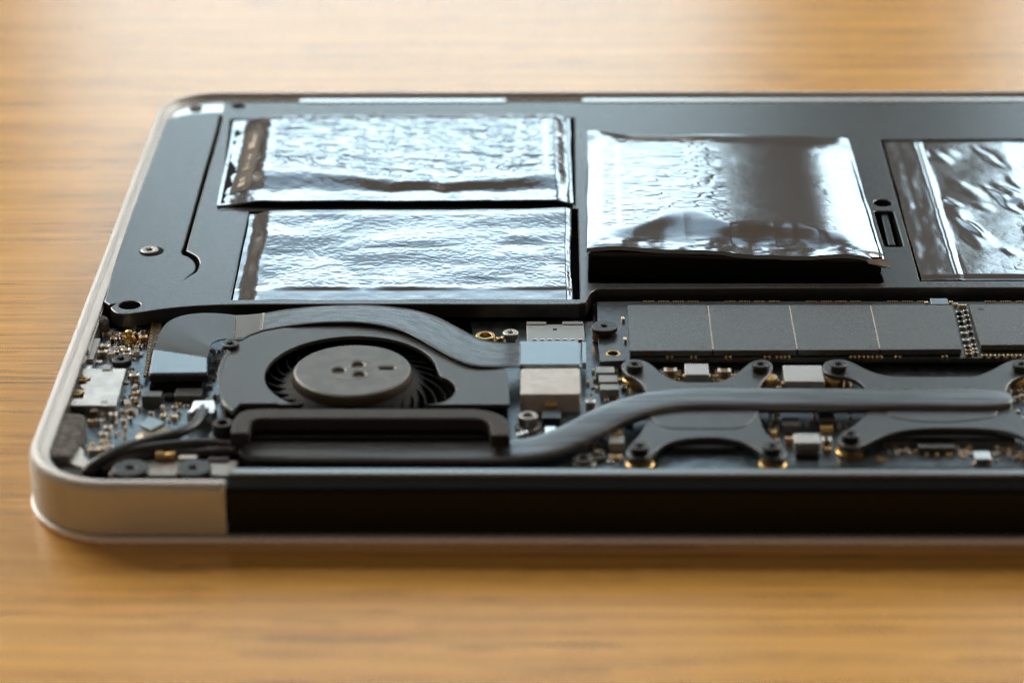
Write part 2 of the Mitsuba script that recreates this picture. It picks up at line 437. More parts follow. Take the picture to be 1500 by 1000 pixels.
# dark liner over the floor, all but the rear strip and rear corner
g = Polygon(outline(4.2)).intersection(sbox(-100, -60, 230, 116.5))
gv, gf = prism(g, 0, 0.2, 0)
gv[:, 2] += floor_z(gv[:, 1], 2.9)
add("floor_liner", (gv, gf), "void_black")

# hinge cover: long black barrel along the front
yc = YF
hp = [(yc + 6.0, -6.0), (yc + 5.0, -0.6), (yc + 4.6, -0.05), (yc + 4.2, 0.12), (yc + 3.5, 0.10), (yc + 3.0, -0.10), (yc + 2.4, -0.42), (yc + 1.3, -0.75), (yc + 0.7, -1.0), (yc + 0.25, -1.5), (yc + 0.1, -2.4), (yc + 0.1, -8.5), (yc + 0.6, -9.0), (yc + 4.5, -9.0)]
hp = np.array(hp)
rg = [np.c_[np.full(len(hp), x), hp] for x in (HX0 + 0.35, HX0 + 0.55, HX1 - 0.55, HX1 - 0.35)]
for r_, s_ in ((0, 0.12), (3, 0.12)):
    rg[r_][:, 1:] = rg[r_][:, 1:].mean(0) + (rg[r_][:, 1:] - rg[r_][:, 1:].mean(0)) * (1 - s_ * 0.3)
v, f = loft([r for r in rg], closed=True)
t = earcut.triangulate_float64(np.ascontiguousarray(hp), np.array([len(hp)], np.uint32)).reshape(-1, 3).astype(int)
f = np.vstack([f, t, t + 3 * len(hp)])
add("hinge_cover", (v, f), "hinge_black", label="long black plastic hinge cover along the front edge", smooth=25)

add("sheen_strip", prism(sbox(HX0 + 0.7, yc + 3.3, HX1 - 0.7, yc + 5.1), 0.3, 0.5, 0.18), "sheen_grey", LAPTOP + "__hinge_cover", "thin upper edge of the hinge cover, grey in place of its highlight", smooth=50)  # added strip whose colour carries the bright line along the black edge

# rear inner ledge: bright bars and a dark gap
for (ua, ub, m) in ((438, 742, "aluminium_bright"), (852, 1560, "aluminium_bright")):
    a, b = P(ua, 148, -0.9), P(ub, 148, -0.9)
    add("rear_ledge", prism(sbox(a[0], YB - 5.3, b[0], YB - 3.0), -0.7, 1.2, 0.3), m)

# ------------------------------------------------------------------ battery tray
ZT = -1.0
wing = curve(PP([(152, 441), (157, 425), (168, 385), (182, 342), (205, 270), (224, 214), (234, 188), (243, 177), (262, 169), (300, 164.5), (326, 163.5)], ZT), 5, closed=False)
front = PP([(1480, 421), (1200, 421.5), (882, 423)], ZT)
corner = curve(PP([(874, 424), (866, 429), (862, 436), (858, 442), (848, 445.5)], ZT), 5, closed=False)
lip = curve(PP([(800, 446), (600, 445.5), (420, 445.5), (340, 446), (280, 448.5), (235, 453), (205, 457.5), (184, 460), (170, 458), (163, 453), (162, 449), (168, 445), (160, 446.5)], ZT), 5, closed=False)
xr, yr = 203.0, P(700, 150, ZT)[1]
tray = Polygon(np.vstack([wing, [P(328, 150, ZT)], [[xr, yr]], [[xr, P(1480, 421, ZT)[1]]], front[1:], corner, lip])).buffer(0)
cuts = [Point(P(190, 446.5, ZT)).buffer(1.0)]
from shapely import affinity
cuts = [affinity.scale(Point(P(190, 446.5, ZT)).buffer(1.0), 1.9, 1.7)]
groove = Polygon(np.vstack([PP([(322, 170), (316, 196), (300, 250), (284, 308), (270, 358), (266, 368), (268, 372.5)], ZT),
    curve(PP([(277, 376), (284, 382), (287, 390), (283, 399), (268, 411)], ZT), 4, closed=False),
    curve(PP([(287, 398), (292, 386), (288, 376), (280, 371), (272, 367)], ZT), 4, closed=False), PP([(274, 360), (288, 309), (305, 250), (320, 197), (326, 170)], ZT)])).buffer(0)
cuts.append(groove)
cuts.append(affinity.scale(Point(P(350, 155.5, ZT)).buffer(1.0), 1.5, 1.3))                                   # rear screw hole
pocket_a = Polygon(PP([(338, 175), (841, 173), (842, 302), (323, 304)], ZT))
pocket_b = Polygon(PP([(366, 309), (846, 306), (849, 437.5), (337, 438.5)], ZT))
pocket_c = Polygon(PP([(866, 205), (1240, 207), (1293, 414), (863, 414)], ZT)).buffer(-0.3).buffer(0.3)
pocket_d = Polygon(PP([(1290, 205), (1720, 202), (1830, 411), (1348, 411)], ZT))
cuts += [pocket_a, pocket_b, pocket_c, pocket_d]
cuts.append(affinity.scale(Point(P(1293, 297, ZT)).buffer(1.0), 1.7, 1.7))
slot = quad([(1280, 309), (1308, 309), (1323, 361), (1296, 361)], ZT, 0.7)
cuts.append(slot)
add("battery_tray", prism(tray.difference(unary_union(cuts)), ZT, 2.6, 0.28), "black_plastic", label="black plastic tray holding the battery cells, with a hooked groove at left", smooth=30)
add("battery_tray__slot_insert", prism(quad([(1290, 311), (1299, 311), (1312, 359), (1301, 359)], ZT - 0.6, 0.2), ZT - 0.6, 1.2, 0.2), "gloss_black")
# raised lip round the middle pocket's left edge and top edge seams
screw(219, 365, ZT + 0.45, 1.75, 0.9, "screw_silver", LAPTOP + "__battery_tray", label="silver screw in the tray's left wing")
add("battery_tray__screw_well", lathe(*P(222, 368.5, ZT), [(2.3, ZT + 0.04), (2.2, ZT + 0.06), (0.01, ZT + 0.06)], 30), "void_black")
add("battery_tray__corner_pad", prism(affinity.scale(Point(P(287, 159.5, -1.2)).buffer(1.0), 1.45, 1.7), -0.8, 2.5, 0.4), "dot_brown", label="brown rubber pad in the rear corner")
# flat bars of the tray between the cells
add("battery_tray__divider", prism(Polygon(PP([(322, 302), (843, 300), (843, 305.5), (321, 307.5)], ZT + 0.1)), ZT + 0.1, 1.5, 0.15), "black_plastic")

# ------------------------------------------------------------------ battery cells: crinkled foil pouches
def ridged(x, y, seed, octaves=3):
    n = meshkit.fbm(np.stack([x, y, np.full_like(x, 3.7 * seed)], -1), octaves, seed)
    return 1 - np.abs(2 * n - 1)


def sstep(a, b, x):
    t = np.clip((x - a) / (b - a), 0, 1)
    return t * t * (3 - 2 * t)


def nz(x, y, seed, octaves=2):
    return meshkit.fbm(np.stack([x, y, np.full_like(x, 1.3 + seed)], -1), octaves, seed) - 0.5


def cell(corners, z, fn, label, seed, skirt=0.35, res=(0.17, 0.19)):
    """corners: rear left, rear right, front right, front left on the photo; fn(X, Y, Lx, Ly) -> height above z in mm, X from the left, Y from the rear"""
    c = PP(corners, z)
    Lx = (np.linalg.norm(c[1] - c[0]) + np.linalg.norm(c[2] - c[3])) / 2; Ly = (np.linalg.norm(c[3] - c[0]) + np.linalg.norm(c[2] - c[1])) / 2
    nx, ny = int(Lx / res[0]) + 1, int(Ly / res[1]) + 1
    s, t = np.meshgrid(np.linspace(0, 1, nx), np.linspace(0, 1, ny))
    X, Y = s * Lx, t * Ly
    xy = (c[0] * ((1 - s) * (1 - t))[..., None] + c[1] * (s * (1 - t))[..., None] + c[2] * (s * t)[..., None] + c[3] * ((1 - s) * t)[..., None])
    # edges a little uneven
    e = 0.35
    xy[..., 0] += e * nz(X / 9, Y / 9, seed + 3) * 2 * (np.exp(-X / 2) + np.exp(-(Lx - X) / 2))
    xy[..., 1] += e * nz(X / 9, Y / 9, seed + 4) * 2 * (np.exp(-Y / 2) + np.exp(-(Ly - Y) / 2))
    V = np.concatenate([xy, (z + fn(X, Y, Lx, Ly))[..., None]], -1)
    i, j = np.meshgrid(np.arange(nx - 1), np.arange(ny - 1))
    a = j * nx + i
    q = np.stack([a, a + nx, a + nx + 1, a + 1], -1).reshape(-1, 4)
    F_ = np.vstack([q[:, [0, 1, 2]], q[:, [0, 2, 3]]])
    key = add("battery_cell", (V.reshape(-1, 3), F_), "foil", label=label, smooth=True)
    edge = np.vstack([V[0], V[1:, -1], V[-1, -2::-1], V[-2:0:-1, 0]])
    low = edge.copy(); low[:, 2] -= skirt
    lowin = low.copy(); cen = edge[:, :2].mean(0); lowin[:, :2] = cen + (lowin[:, :2] - cen) * 0.985
    sv, sf = loft([edge, low, lowin])
    add("foil_edge", (sv, sf), "foil_edge", key, smooth=30)
    return key, c


def wrinkles(X, Y, seed, lx, ly, amp, warp=1.0):
    wx = X + warp * 3.0 * nz(X / 6, Y / 4, seed + 11)
    wy = Y + warp * 1.6 * nz(X / 7, Y / 3.5, seed + 12) + 0.10 * X * np.sin(X / 19 + seed)
    n1 = meshkit.fbm(np.stack([wx / lx, wy / ly, np.full_like(X, 2.1 * seed)], -1), 2, seed)
    n2 = meshkit.fbm(np.stack([wx / lx * 0.8 + 7, wy / ly * 0.8 + 3, np.full_like(X, 1.1 * seed)], -1), 1, seed + 9)
    thin = np.exp(-((2 * n1 - 1) / 0.17) ** 2)
    return amp * (-0.55 * thin + 1.3 * (n2 - 0.5) + 0.16)


def crease(X, x0, w=0.55, h=0.10):
    return h * np.exp(-((X - x0) / w) ** 2)


def h1(X, Y, Lx, Ly):
    fx = sstep(2.2, 9.0, X) * sstep(0.3, 3.5, Lx - X)
    rag = Ly - 3.3 - 1.1 * np.abs(np.sin(X / 3.6 + 1.5 * nz(X / 8, X * 0, 5))) - 0.6 * nz(X / 3, X * 0, 8)
    dp = 7.0 + 3.5 * np.sin(X / 10.5 + 0.6) + 3 * nz(X / 6, X * 0, 71)
    front = 1 - sstep(rag - dp, rag, Y + 2.0 * nz(X / 7, Y / 6, 73)) * (0.75 + 0.5 * nz(X / 12, X * 0, 75))
    back = sstep(0.0, 4.0, Y)
    dome = (0.35 + 1.15 * front) * fx * (0.55 + 0.45 * back)
    on = sstep(8, 10.5, X) * sstep(0.8, 2.0, Lx - X) * (1 - sstep(rag - dp - 2.5, rag - dp + 1.5, Y))
    line = np.exp(-((X - (Lx - 5.0)) / 0.8) ** 2)
    w = wrinkles(X, Y, 21, 2.7, 1.35, 0.145, 0.9)
    seam = 0.16 * nz(X / 2.2, Y / 1.8, 31, 3) * (1 - on) + 0.9 * sstep(0, 2.6, X) * (X < 8) * 0 - 0.30 * (1 - sstep(0, 6.0, X))
    return dome + w * on * (1 - 0.9 * line) + seam + 0.35 * nz(X / 13, Y / 7, 41)


def h2(X, Y, Lx, Ly):
    fx = sstep(0.2, 4.5, X) * sstep(0.0, 1.2, Lx - X)
    rag = 4.6 + 0.9 * nz(X * 0, Y / 4, 6) * 2
    on = sstep(rag - 0.3, rag + 0.5, X) * sstep(1.2, 2.6, Y) * (1 - sstep(Ly - 5.2, Ly - 4.2, Y))
    wx, wy = X + 5 * nz(X / 9, Y / 6, 15), Y + 3.2 * nz(X / 10, Y / 6, 16)
    w = wrinkles(wx, wy, 25, 2.0, 1.15, 0.055, 1.3)
    lump = 0.8 * nz(X / 15, Y / 8, 43, 2) + 0.9 * np.abs(nz(X / 16 + 0.6 * nz(X / 9, Y / 9, 90), Y / 11, 44, 1))
    fold = 0.055 * sstep(Ly - 6.2, Ly - 5.0, Y) + 0.06 * sstep(0.9, 2.4, Y)
    slope = -0.036 * (Y - Ly / 2)                              # leans towards the viewer
    left = -0.28 * (1 - sstep(0.5, rag + 0.4, X)) + 0.2 * nz(X / 3, Y / 5, 77) * (1 - sstep(rag - 0.5, rag + 0.4, X))
    return 0.35 * fx + slope + w * on + lump * sstep(1, 5, X) * (1 - sstep(Ly - 5, Ly - 3.5, Y)) + fold + left + 0.05 * nz(X / 3, Y / 2, 49)


def h3(X, Y, Lx, Ly):
    u, t = (X - Lx * 0.40) / (Lx * 0.5), Y / Ly
    rag = Ly - 3.0 - 1.2 * np.abs(np.sin(X / 2.7 + 2.2 * nz(X / 9, X * 0, 7))) * (0.5 + 0.5 * sstep(20, 34, X))
    deep = 5.0 + 9.5 * np.exp(-((X - 18) / 7.0) ** 2) + 5.0 * np.exp(-((X - 36) / 7) ** 2) + 3 * nz(X / 4, X * 0, 72)
    Yw = Y + 2.2 * nz(X / 6, Y / 5, 70)
    front = 1 - (0.62 + 0.38 * sstep(22, 30, X)) * sstep(rag - deep, rag + 0.8, Yw) * sstep(2, 15, X) * sstep(3, 14, Lx - X)
    back = sstep(-1.0, 9.0, Y)
    dome = 1.75 * (1 - 0.46 * u * u) * (0.12 + 0.88 * front) * (0.45 + 0.55 * back)
    on = sstep(2.2, 3.6, X) * (1 - sstep(rag - deep - 1.5, rag - deep + 1.0, Y)) * sstep(2.5, 5.5, Y)
    smooth_part = 1 - 0.90 * sstep(23.5, 27, X) * (1 - sstep(43.5, 46, X)) - 0.6 * sstep(43.5, 46, X)
    line = np.exp(-((X - 5.9) / 0.55) ** 2)
    w = wrinkles(X, Y, 27, 2.5, 1.2, 0.075, 0.9)
    seam = 0.30 * nz(X / 3.0, Y / 1.6, 33, 2) * sstep(rag - 3, rag + 1, Y)
    lift = 1.1 * np.exp(-((X / 4.5) ** 2 + (Y / 5.0) ** 2)) + 1.0 * np.exp(-(((Lx - X) / 5) ** 2 + (Y / 6) ** 2))
    sag = -0.5 * np.exp(-((X - 14) / 8) ** 2 - (Y / 3) ** 2)
    side = -1.15 * np.clip(1 - (Lx - X) / 12.0, 0, 1) ** 2.2 - 0.5 * np.clip(1 - X / 7.0, 0, 1) ** 2.2
    curl = -0.7 * sstep(Ly - 4, Ly, Y) * np.exp(-((Lx - X) / 3) ** 2)
    return dome + w * on * smooth_part * (1 - 0.9 * line) + seam + lift + sag + side + curl + 0.10 * nz(X / 9, Y / 8, 46) + 0.13 * nz(X / 5.5, Y / 4, 74) * sstep(rag - deep, rag - 0.3 * deep, Y)


BL = np.random.default_rng(19)
BLOBS = [(BL.uniform(9, 30), BL.uniform(4, 62), BL.uniform(0.8, 1.9), BL.uniform(1.6, 5.5), BL.uniform(0.07, 0.17)) for _ in range(24)]


def h4(X, Y, Lx, Ly):
    rag = 6.9 + 0.10 * nz(X * 0, Y / 1.2, 9) * 2
    on = sstep(rag + 0.6, rag + 1.6, X) * sstep(1.0, 2.5, Y) * (1 - sstep(Ly - 2.2, Ly - 1.2, Y))
    lump = 0.24 * nz(X / 12 + Y / 18, Y / 20 - X / 30, 47, 2)
    wx, wy = X + 2 * nz(X / 5, Y / 6, 61), Y + 2 * nz(X / 5, Y / 6, 62)
    for bx, by, ra, rb, bh in BLOBS:
        p, q = (wx - bx) - 0.35 * (wy - by), (wy - by)
        lump = lump + bh * np.exp(-np.minimum((p / ra) ** 2 + (q / rb) ** 2, 30.0) ** 1.3)
    field = sstep(24, 33, X + 0.25 * (Y - 25) + 10 * nz(X / 9, Y / 12, 63))
    diag = -0.045 * np.maximum(X - 24, 0) * 1.0
    w = wrinkles(X, Y, 29, 2.0, 1.1, 0.085) * (0.10 + 0.9 * field)
    fold = 0.07 * sstep(rag - 0.9, rag - 0.2, X) - 0.13 * sstep(rag, rag + 1.0, X)
    left = -0.12 * (1 - sstep(0, 3.4, X)) + 0.22 * nz(X / 3, Y / 7, 53) * (1 - sstep(5, 6.5, X))
    ends = -0.35 * (1 - sstep(0, 2.0, Y)) - 0.30 * sstep(Ly - 2.0, Ly, Y)
    return 0.3 + (lump + w) * on + fold + left + ends + diag + 0.04 * nz(X / 4, Y / 4, 55)


k1, c1 = cell([(343, 176), (834, 174), (839, 297.5), (318, 298)], -0.2, h1, "rear left battery cell with a brown label strip and a bulging crinkled front", 1)
k2, c2 = cell([(367, 316.5), (836, 314), (838, 437), (340, 437.5)], -1.05, h2, "front left battery cell, flat, blue grey and finely creased", 2)
k3, c3 = cell([(862, 200), (1243, 204), (1297, 378), (860, 369)], 2.5, h3, "swollen middle battery cell standing high above the tray", 3, skirt=0.8)
k4, c4 = cell([(1294, 207), (1712, 203), (1822, 409), (1350, 409.5)], -0.9, h4, "right battery cell with a pale vertical fold and blotchy foil", 4)
for kk_, cc_, zt, zb in ((k1, c1, -0.45, -3.4), (k4, c4, -1.2, -3.4), (k2, c2, -1.9, -3.4)):
    add("casing", prism(Polygon(cc_).buffer(-0.55, join_style="mitre"), zt, zt - zb, 0.1), "void_black", kk_)
pg = Polygon(c3[::-1])
bx0, by0, bx1, by1 = pg.bounds
rg = []
side0 = np.array(pg.buffer(-0.4).segmentize(0.5).exterior.coords)[:-1]
cen3 = side0.mean(0)
for z, d in ((2.35, 0.3), (1.9, -0.15), (1.2, 0.0), (0.4, 0.25), (-0.5, 0.35), (-1.4, 0.7), (-3.2, 1.2)):
    nrm = (side0 - cen3) / np.linalg.norm(side0 - cen3, axis=1, keepdims=True)
    wob = 0.45 * (meshkit.fbm(np.c_[side0 / 6, np.full(len(side0), z / 1.1)], 3, 66) - 0.5)
    rg.append(np.c_[side0 - nrm * (d + wob)[:, None], z + 0.25 * (meshkit.fbm(np.c_[side0 / 9, np.full(len(side0), z)], 2, 67) - 0.5)])
add("casing", loft(rg), "wrap_black", k3, "black folded side of the swollen middle cell", smooth=True)
# hanging corner flap of the swollen cell and two taped folds on its front
fa = np.array([np.r_[P(1268, 380, 2.2), 2.2], np.r_[P(1290, 379, 2.2), 2.2], np.r_[P(1299, 380, 1.9), 1.9]])
fb = np.array([np.r_[P(1272, 384, 1.9), 1.7], np.r_[P(1290, 385, 1.9), 1.4], np.r_[P(1304, 392, 0.6), 0.6]])
add("corner_flap", strip(fa, fb, 0.15, 4)[0], "foil_edge", k3, smooth=30)
# label strip on the first cell
zl = 0.05
edge_l = curve(PP([(357, 194), (354, 215), (351, 232), (347, 250), (341, 262), (337, 274), (335, 283)], zl), 4, closed=False)
edge_r = curve(PP([(364, 279), (370, 264), (375, 246), (379, 230), (383, 212), (387, 196), (375, 192)], zl), 4, closed=False)
lab = Polygon(np.vstack([edge_l, edge_r])).buffer(-0.1)
def drape(mesh, dz):
    """lay a thin piece over the first cell's foil"""
    v, f = mesh
    c = c1; ex = (c[1] - c[0]) / np.linalg.norm(c[1] - c[0]); Lx = (np.linalg.norm(c[1] - c[0]) + np.linalg.norm(c[2] - c[3])) / 2; Ly = (np.linalg.norm(c[3] - c[0]) + np.linalg.norm(c[2] - c[1])) / 2
    t = (c[0][1] - v[:, 1]) / (c[0][1] - c[3][1]); xl = c[0][0] + (c[3][0] - c[0][0]) * t; xr_ = c[1][0] + (c[2][0] - c[1][0]) * t
    X, Y = (v[:, 0] - xl) / (xr_ - xl) * Lx, t * Ly
    v = v.copy(); v[:, 2] = -0.2 + h1(X, Y, Lx, Ly) + dz + (v[:, 2] - v[:, 2].max())
    return v, f
def gridded(poly, ztop, h, step=0.35):
    m = trimesh.Trimesh(*prism(poly, ztop, h, 0), process=True)
    vv, ff = trimesh.remesh.subdivide_to_size(m.vertices, m.faces, step, max_iter=12)
    return vv, ff
add("label_strip", drape(gridded(lab, 0, 0.12), 0.16), "label_brown", k1, "brown label strip with worn cream print", smooth=30)
for pts in ([(372, 201), (377, 201), (375, 210), (370, 210)], [(367, 211), (375, 211), (372, 221), (363, 219)], [(366, 229), (369, 229), (366, 236), (363, 236)], [(362, 241), (365, 241), (364, 244), (361, 244)],
            [(357, 248), (365, 246), (364, 249.5), (355, 251)], [(351, 263), (360, 261), (358, 264.5), (350, 266)], [(349, 269), (359, 267), (357, 272), (348, 274)]):
    add("printed_mark", drape(gridded(quad(pts, zl, 0.15), 0, 0.05), 0.24), "print_cream", k1, smooth=30)

# ------------------------------------------------------------------ boards
ZB = -4.6
lb = Polygon(np.vstack([PP([(688, 470), (868, 470), (868, 436)], ZB), [[203, P(868, 436, ZB)[1]]], [[203, P(1200, 684, ZB)[1]]], PP([(900, 684), (892, 690), (760, 692), (735, 692), (735, 560), (700, 520)], ZB)]))
add("logic_board", prism(lb, ZB, 0.9, 0.1), "mask_slate", label="glossy black main circuit board")
LB = LAPTOP + "__logic_board"
io = Polygon(np.vstack([curve(PP([(142, 530), (148, 500), (152, 484), (158, 480.5), (172, 480)], ZB), 4, closed=False), PP([(232, 478), (330, 478), (336, 660), (300, 672), (240, 678), (100, 676), (108, 640), (126, 600), (132, 560)], ZB)]))
add("port_board", prism(io, ZB, 0.9, 0.1), "mask_black", label="small left circuit board crowded with tiny components")
IO = LAPTOP + "__port_board"
# castellated left edge
for k in range(11):
    u, v_ = 150 - 1.35 * k, 488 + 4.3 * k
    x, y = P(u, v_, ZB)
    add("edge_pad", prism(rrect(x + 0.15, y, 0.55, 0.26, 0.1), ZB + 0.12, 0.2, 0.04), "void_black", IO)

# ------------------------------------------------------------------ fan
ZF = -0.7
fan_out = Polygon(np.vstack([curve(PP([(340, 603), (328, 590), (320.5, 572), (318.5, 555), (320, 541), (326, 526), (333, 516)], ZF), 5, closed=False),
    curve(PP([(329, 508), (328, 502), (334, 497), (344, 497), (352, 497)], ZF), 4, closed=False), PP([(364, 490), (385, 483), (430, 475), (500, 472), (560, 474), (620, 484), (680, 505), (722, 527), (742, 541), (745, 560), (746, 592)], ZF), PP([(735, 592), (352, 592)], ZF)])).buffer(0)
hx, hy = P(516, 545, ZF); HUBR = 10.1
cx, cy_ = P(514, 546, ZF)
opening = affinity.scale(Point(cx, cy_).buffer(1.0, quad_segs=24), 14.7, 14.6)
opening = unary_union([opening, Polygon(curve(PP([(600, 522), (636, 536), (645, 550), (658, 556), (667, 566), (664, 578), (650, 588), (625, 591.5), (580, 592), (560, 560)], ZF), 5))]).buffer(-0.8).buffer(0.8)
add("fan", prism(fan_out.difference(opening), ZF, 0.7, 0.14), "fan_metal", label="round cooling fan with a smooth grey black cover plate", smooth=30)
FAN = LAPTOP + "__fan"
wall = fan_out.buffer(-0.5).boundary.buffer(0.35)
add("side_wall", prism(fan_out.buffer(-0.25).difference(fan_out.buffer(-0.8)).difference(sbox(-100, -100, 100, P(500, 588, ZF)[1])), ZF - 0.75, 4.2, 0), "rubber", FAN)
add("lip", prism(fan_out.buffer(0.02).difference(fan_out.buffer(-0.55)).difference(sbox(-50, -100, 100, 100)), ZF + 0.22, 0.25, 0.1), "fan_metal", FAN)
add("base_plate", prism(fan_out.buffer(-0.4), -5.0, 0.5, 0), "void_black", FAN)
add("hub", lathe(hx, hy, [(HUBR + 0.5, -4.6), (HUBR + 0.35, -2.4), (HUBR + 0.2, -1.4), (HUBR, -0.95), (HUBR - 0.3, -0.75), (0.01, -0.75)], 96), "dot_brown", FAN, smooth=30)
holes = [Point(P(u, v_, -0.2)).buffer(0.95) for u, v_ in ((495.5, 542), (523.5, 533.5), (525.5, 548))]
x, y = P(566, 538.5, -0.2); holes.append(rrect(x, y, 2.4, 0.75, 0.3))
add("hub_cap", prism(Point(hx, hy).buffer(HUBR, quad_segs=24).difference(unary_union(holes)), -0.2, 0.75, 0.55), "hub_plastic", FAN, "round grey fan hub with three holes and a short slot", smooth=40)
add("hub_ring", prism(Point(*P(513, 541, -0.2)).buffer(4.3, quad_segs=16).difference(Point(*P(513, 541, -0.2)).buffer(4.0, quad_segs=16)).difference(unary_union(holes)), -0.16, 0.1, 0.03), "hub_plastic", FAN, smooth=40)
add("hub_skirt", lathe(hx, hy, [(14.3, -4.5), (13.6, -3.6), (12.4, -2.9), (11.2, -2.3), (HUBR + 0.3, -1.9)], 72), "blade_black", FAN, smooth=40)
NB = 31
for k in range(NB):
    a0 = 2 * np.pi * k / NB
    s = np.linspace(0, 1, 7)
    rad, ang = HUBR + 0.2 + 7.6 * s, a0 - 0.62 * s ** 1.3
    top = np.stack([hx + rad * np.cos(ang), hy + rad * np.sin(ang), -2.3 - 0.4 * s], -1)
    low = top.copy(); low[:, 2] = -4.6
    dirn = np.gradient(top, axis=0); nn = np.stack([-dirn[:, 1], dirn[:, 0], dirn[:, 2] * 0], -1); nn /= np.linalg.norm(nn, axis=1, keepdims=True)
    rg = [low - nn * 0.11, top - nn * 0.11, top + nn * 0.11, low + nn * 0.11]
    add("blade", loft(rg, closed=False), "blade_black", FAN, smooth=50)
for u, v_ in ((338, 502.5),):
    screw(u, v_, ZF + 0.75, 1.5, 0.8, "screw_black", FAN)
x, y = P(326, 619, -1.0)
add("mount_post", join(prism(Point(x, y).buffer(1.75).difference(Point(x, y).buffer(0.85)), -0.9, 2.0, 0.2), lathe(x, y, [(1.5, -2.2), (0.01, -2.2)], 20)), "rubber", FAN)
add("mount_post", lathe(x, y - 0.3, [(2.5, -4.5), (2.5, -3.3), (2.3, -3.1), (1.6, -3.05)], 28), "fan_metal", FAN)
# outlet frame: raised bar with two legs
ZG = 0.35
outer = curve(PP([(337, 634), (340, 618), (347, 607), (358, 600), (378, 597.5)], ZG), 5, closed=False)
outer2 = curve(PP([(696, 597.5), (722, 602), (738, 609), (746, 617), (747, 637)], ZG), 5, closed=False)
inner = PP([(719, 637)], ZG)
inner2 = curve(PP([(718, 627), (715, 619), (706, 614), (692, 612.5)], ZG), 5, closed=False)
inner3 = curve(PP([(386, 612.5), (374, 614), (367, 619), (365, 634)], ZG), 5, closed=False)
add("outlet_frame", prism(Polygon(np.vstack([outer, outer2, inner, inner2, inner3])).buffer(0), ZG, 2.2, 0.45), "rubber", FAN, "black rubbery frame bent round the fan outlet", smooth=40)
fin_y0, fin_y1 = P(540, 640, -2.4)[1], P(540, 612, -2.4)[1]
for k in range(46):
    xa = P(366, 630, -2.4)[0] + k * (P(718, 630, -2.4)[0] - P(366, 630, -2.4)[0]) / 45
    add("cooling_fin", prism(sbox(xa - 0.12, fin_y0, xa + 0.12, fin_y1), -2.5, 2.3, 0), "gloss_black", FAN, smooth=False)
add("outlet_plate", prism(Polygon(PP([(352, 640), (735, 640), (735, 626), (352, 626)], -2.3)), -2.2, 0.3, 0.1), "gloss_black", FAN)

# ------------------------------------------------------------------ heat pipe: flattened tube from the outlet to the chips
hp_px = [(352, 654, -3.0), (450, 656, -3.0), (600, 657.5, -3.0), (700, 657.5, -2.9), (760, 655, -2.6), (800, 648, -2.2), (832, 636, -1.8), (862, 621, -1.4), (895, 604.5, -1.1), (930, 592, -0.95), (965, 584, -0.9), (1010, 580, -0.9), (1100, 579.5, -0.9), (1250, 580, -0.9), (1400, 580.5, -0.9), (1462, 581, -0.9), (1482, 581.5, -0.95)]
path = curve(np.array([np.r_[P(u, v_, z), z] for u, v_, z in hp_px]), 8, closed=False)
tt = np.gradient(path, axis=0); tt /= np.linalg.norm(tt, axis=1, keepdims=True)
side = np.stack([-tt[:, 1], tt[:, 0], tt[:, 0] * 0], -1); side /= np.linalg.norm(side, axis=1, keepdims=True)
L = np.r_[0, np.cumsum(np.linalg.norm(np.diff(path, axis=0), axis=1))]
half = 3.35 * np.ones(len(path))
tip = L[-1] - L
half *= np.where(tip < 6, 0.30 + 0.70 * np.sqrt(np.clip(1 - (1 - tip / 6) ** 2, 0, 1)), 1)
head = L < 2.0
half[head] *= 0.55 + 0.45 * np.sqrt(1 - (1 - L[head] / 2) ** 2)
cs = [(1.0, -1.0), (1.05, -0.75), (1.02, -0.42), (0.97, -0.17), (0.87, -0.03), (0.5, 0.02), (0.0, 0.0), (-0.5, 0.02), (-0.87, -0.03), (-0.97, -0.17), (-1.02, -0.42), (-1.05, -0.75), (-1.0, -1.0), (-0.8, -1.5), (0.8, -1.5)]
wob = 0.06 * (meshkit.fbm(np.stack([path[:, 0] / 5, path[:, 1] / 5, path[:, 2]], -1), 3, 3) - 0.5)
rg = []
for a, b in cs:
    extra = 0.10 * (meshkit.fbm(np.stack([L / 14, np.full(len(L), a * 2.6), L * 0], -1), 3, 8) - 0.5) if b > -0.1 else 0
    rg.append(path + side * (half * a)[:, None] + np.array([0, 0, 1.0]) * ((b * 1.25) + wob + extra)[:, None] if b > -9 else None)
v, f = loft(rg + [rg[0]], closed=False)
add("heat_pipe", (v, f), "gunmetal", label="dull grey flattened heat pipe curving from the fan across both chip brackets", smooth=45)
ends = [np.array([r[e] for r in rg]) for e in (0, -1)]
fan_f = np.stack([np.arange(len(cs)), np.roll(np.arange(len(cs)), -1), np.full(len(cs), len(cs))], 1)
add("heat_pipe__end_cap", (np.vstack([ends[1], ends[1].mean(0)]), fan_f), "gunmetal", smooth=False)

# ------------------------------------------------------------------ chip brackets (four-armed heat spreaders)
ZK = -1.9
def bracket(pts, label, pad, screws, posts):
    g = Polygon(curve(PP(pts, ZK), 5)).buffer(0)
    key = add("heat_spreader", prism(g, ZK, 0.75, 0.2), "bracket_metal", label=label, smooth=40)
    pg = Polygon(curve(PP(pad, ZK), 4)).buffer(0)
    add("raised_pad", prism(pg, ZK + 0.16, 0.4, 0.14), "bracket_metal", key, smooth=40)
    for u, v_ in screws:
        screw(u, v_ + 0.5, ZK + 1.25, 1.5, 1.3, "screw_black", key, post=0.0)
    for u, v_ in posts:
        x, y = P(u, v_, ZK)
        add("standoff", lathe(x, y, [(2.35, ZB + 0.02), (2.35, ZB + 0.5), (2.1, ZB + 0.7), (1.9, ZK - 0.95), (1.2, ZK - 0.8)], 32), "gold", key)
    return key


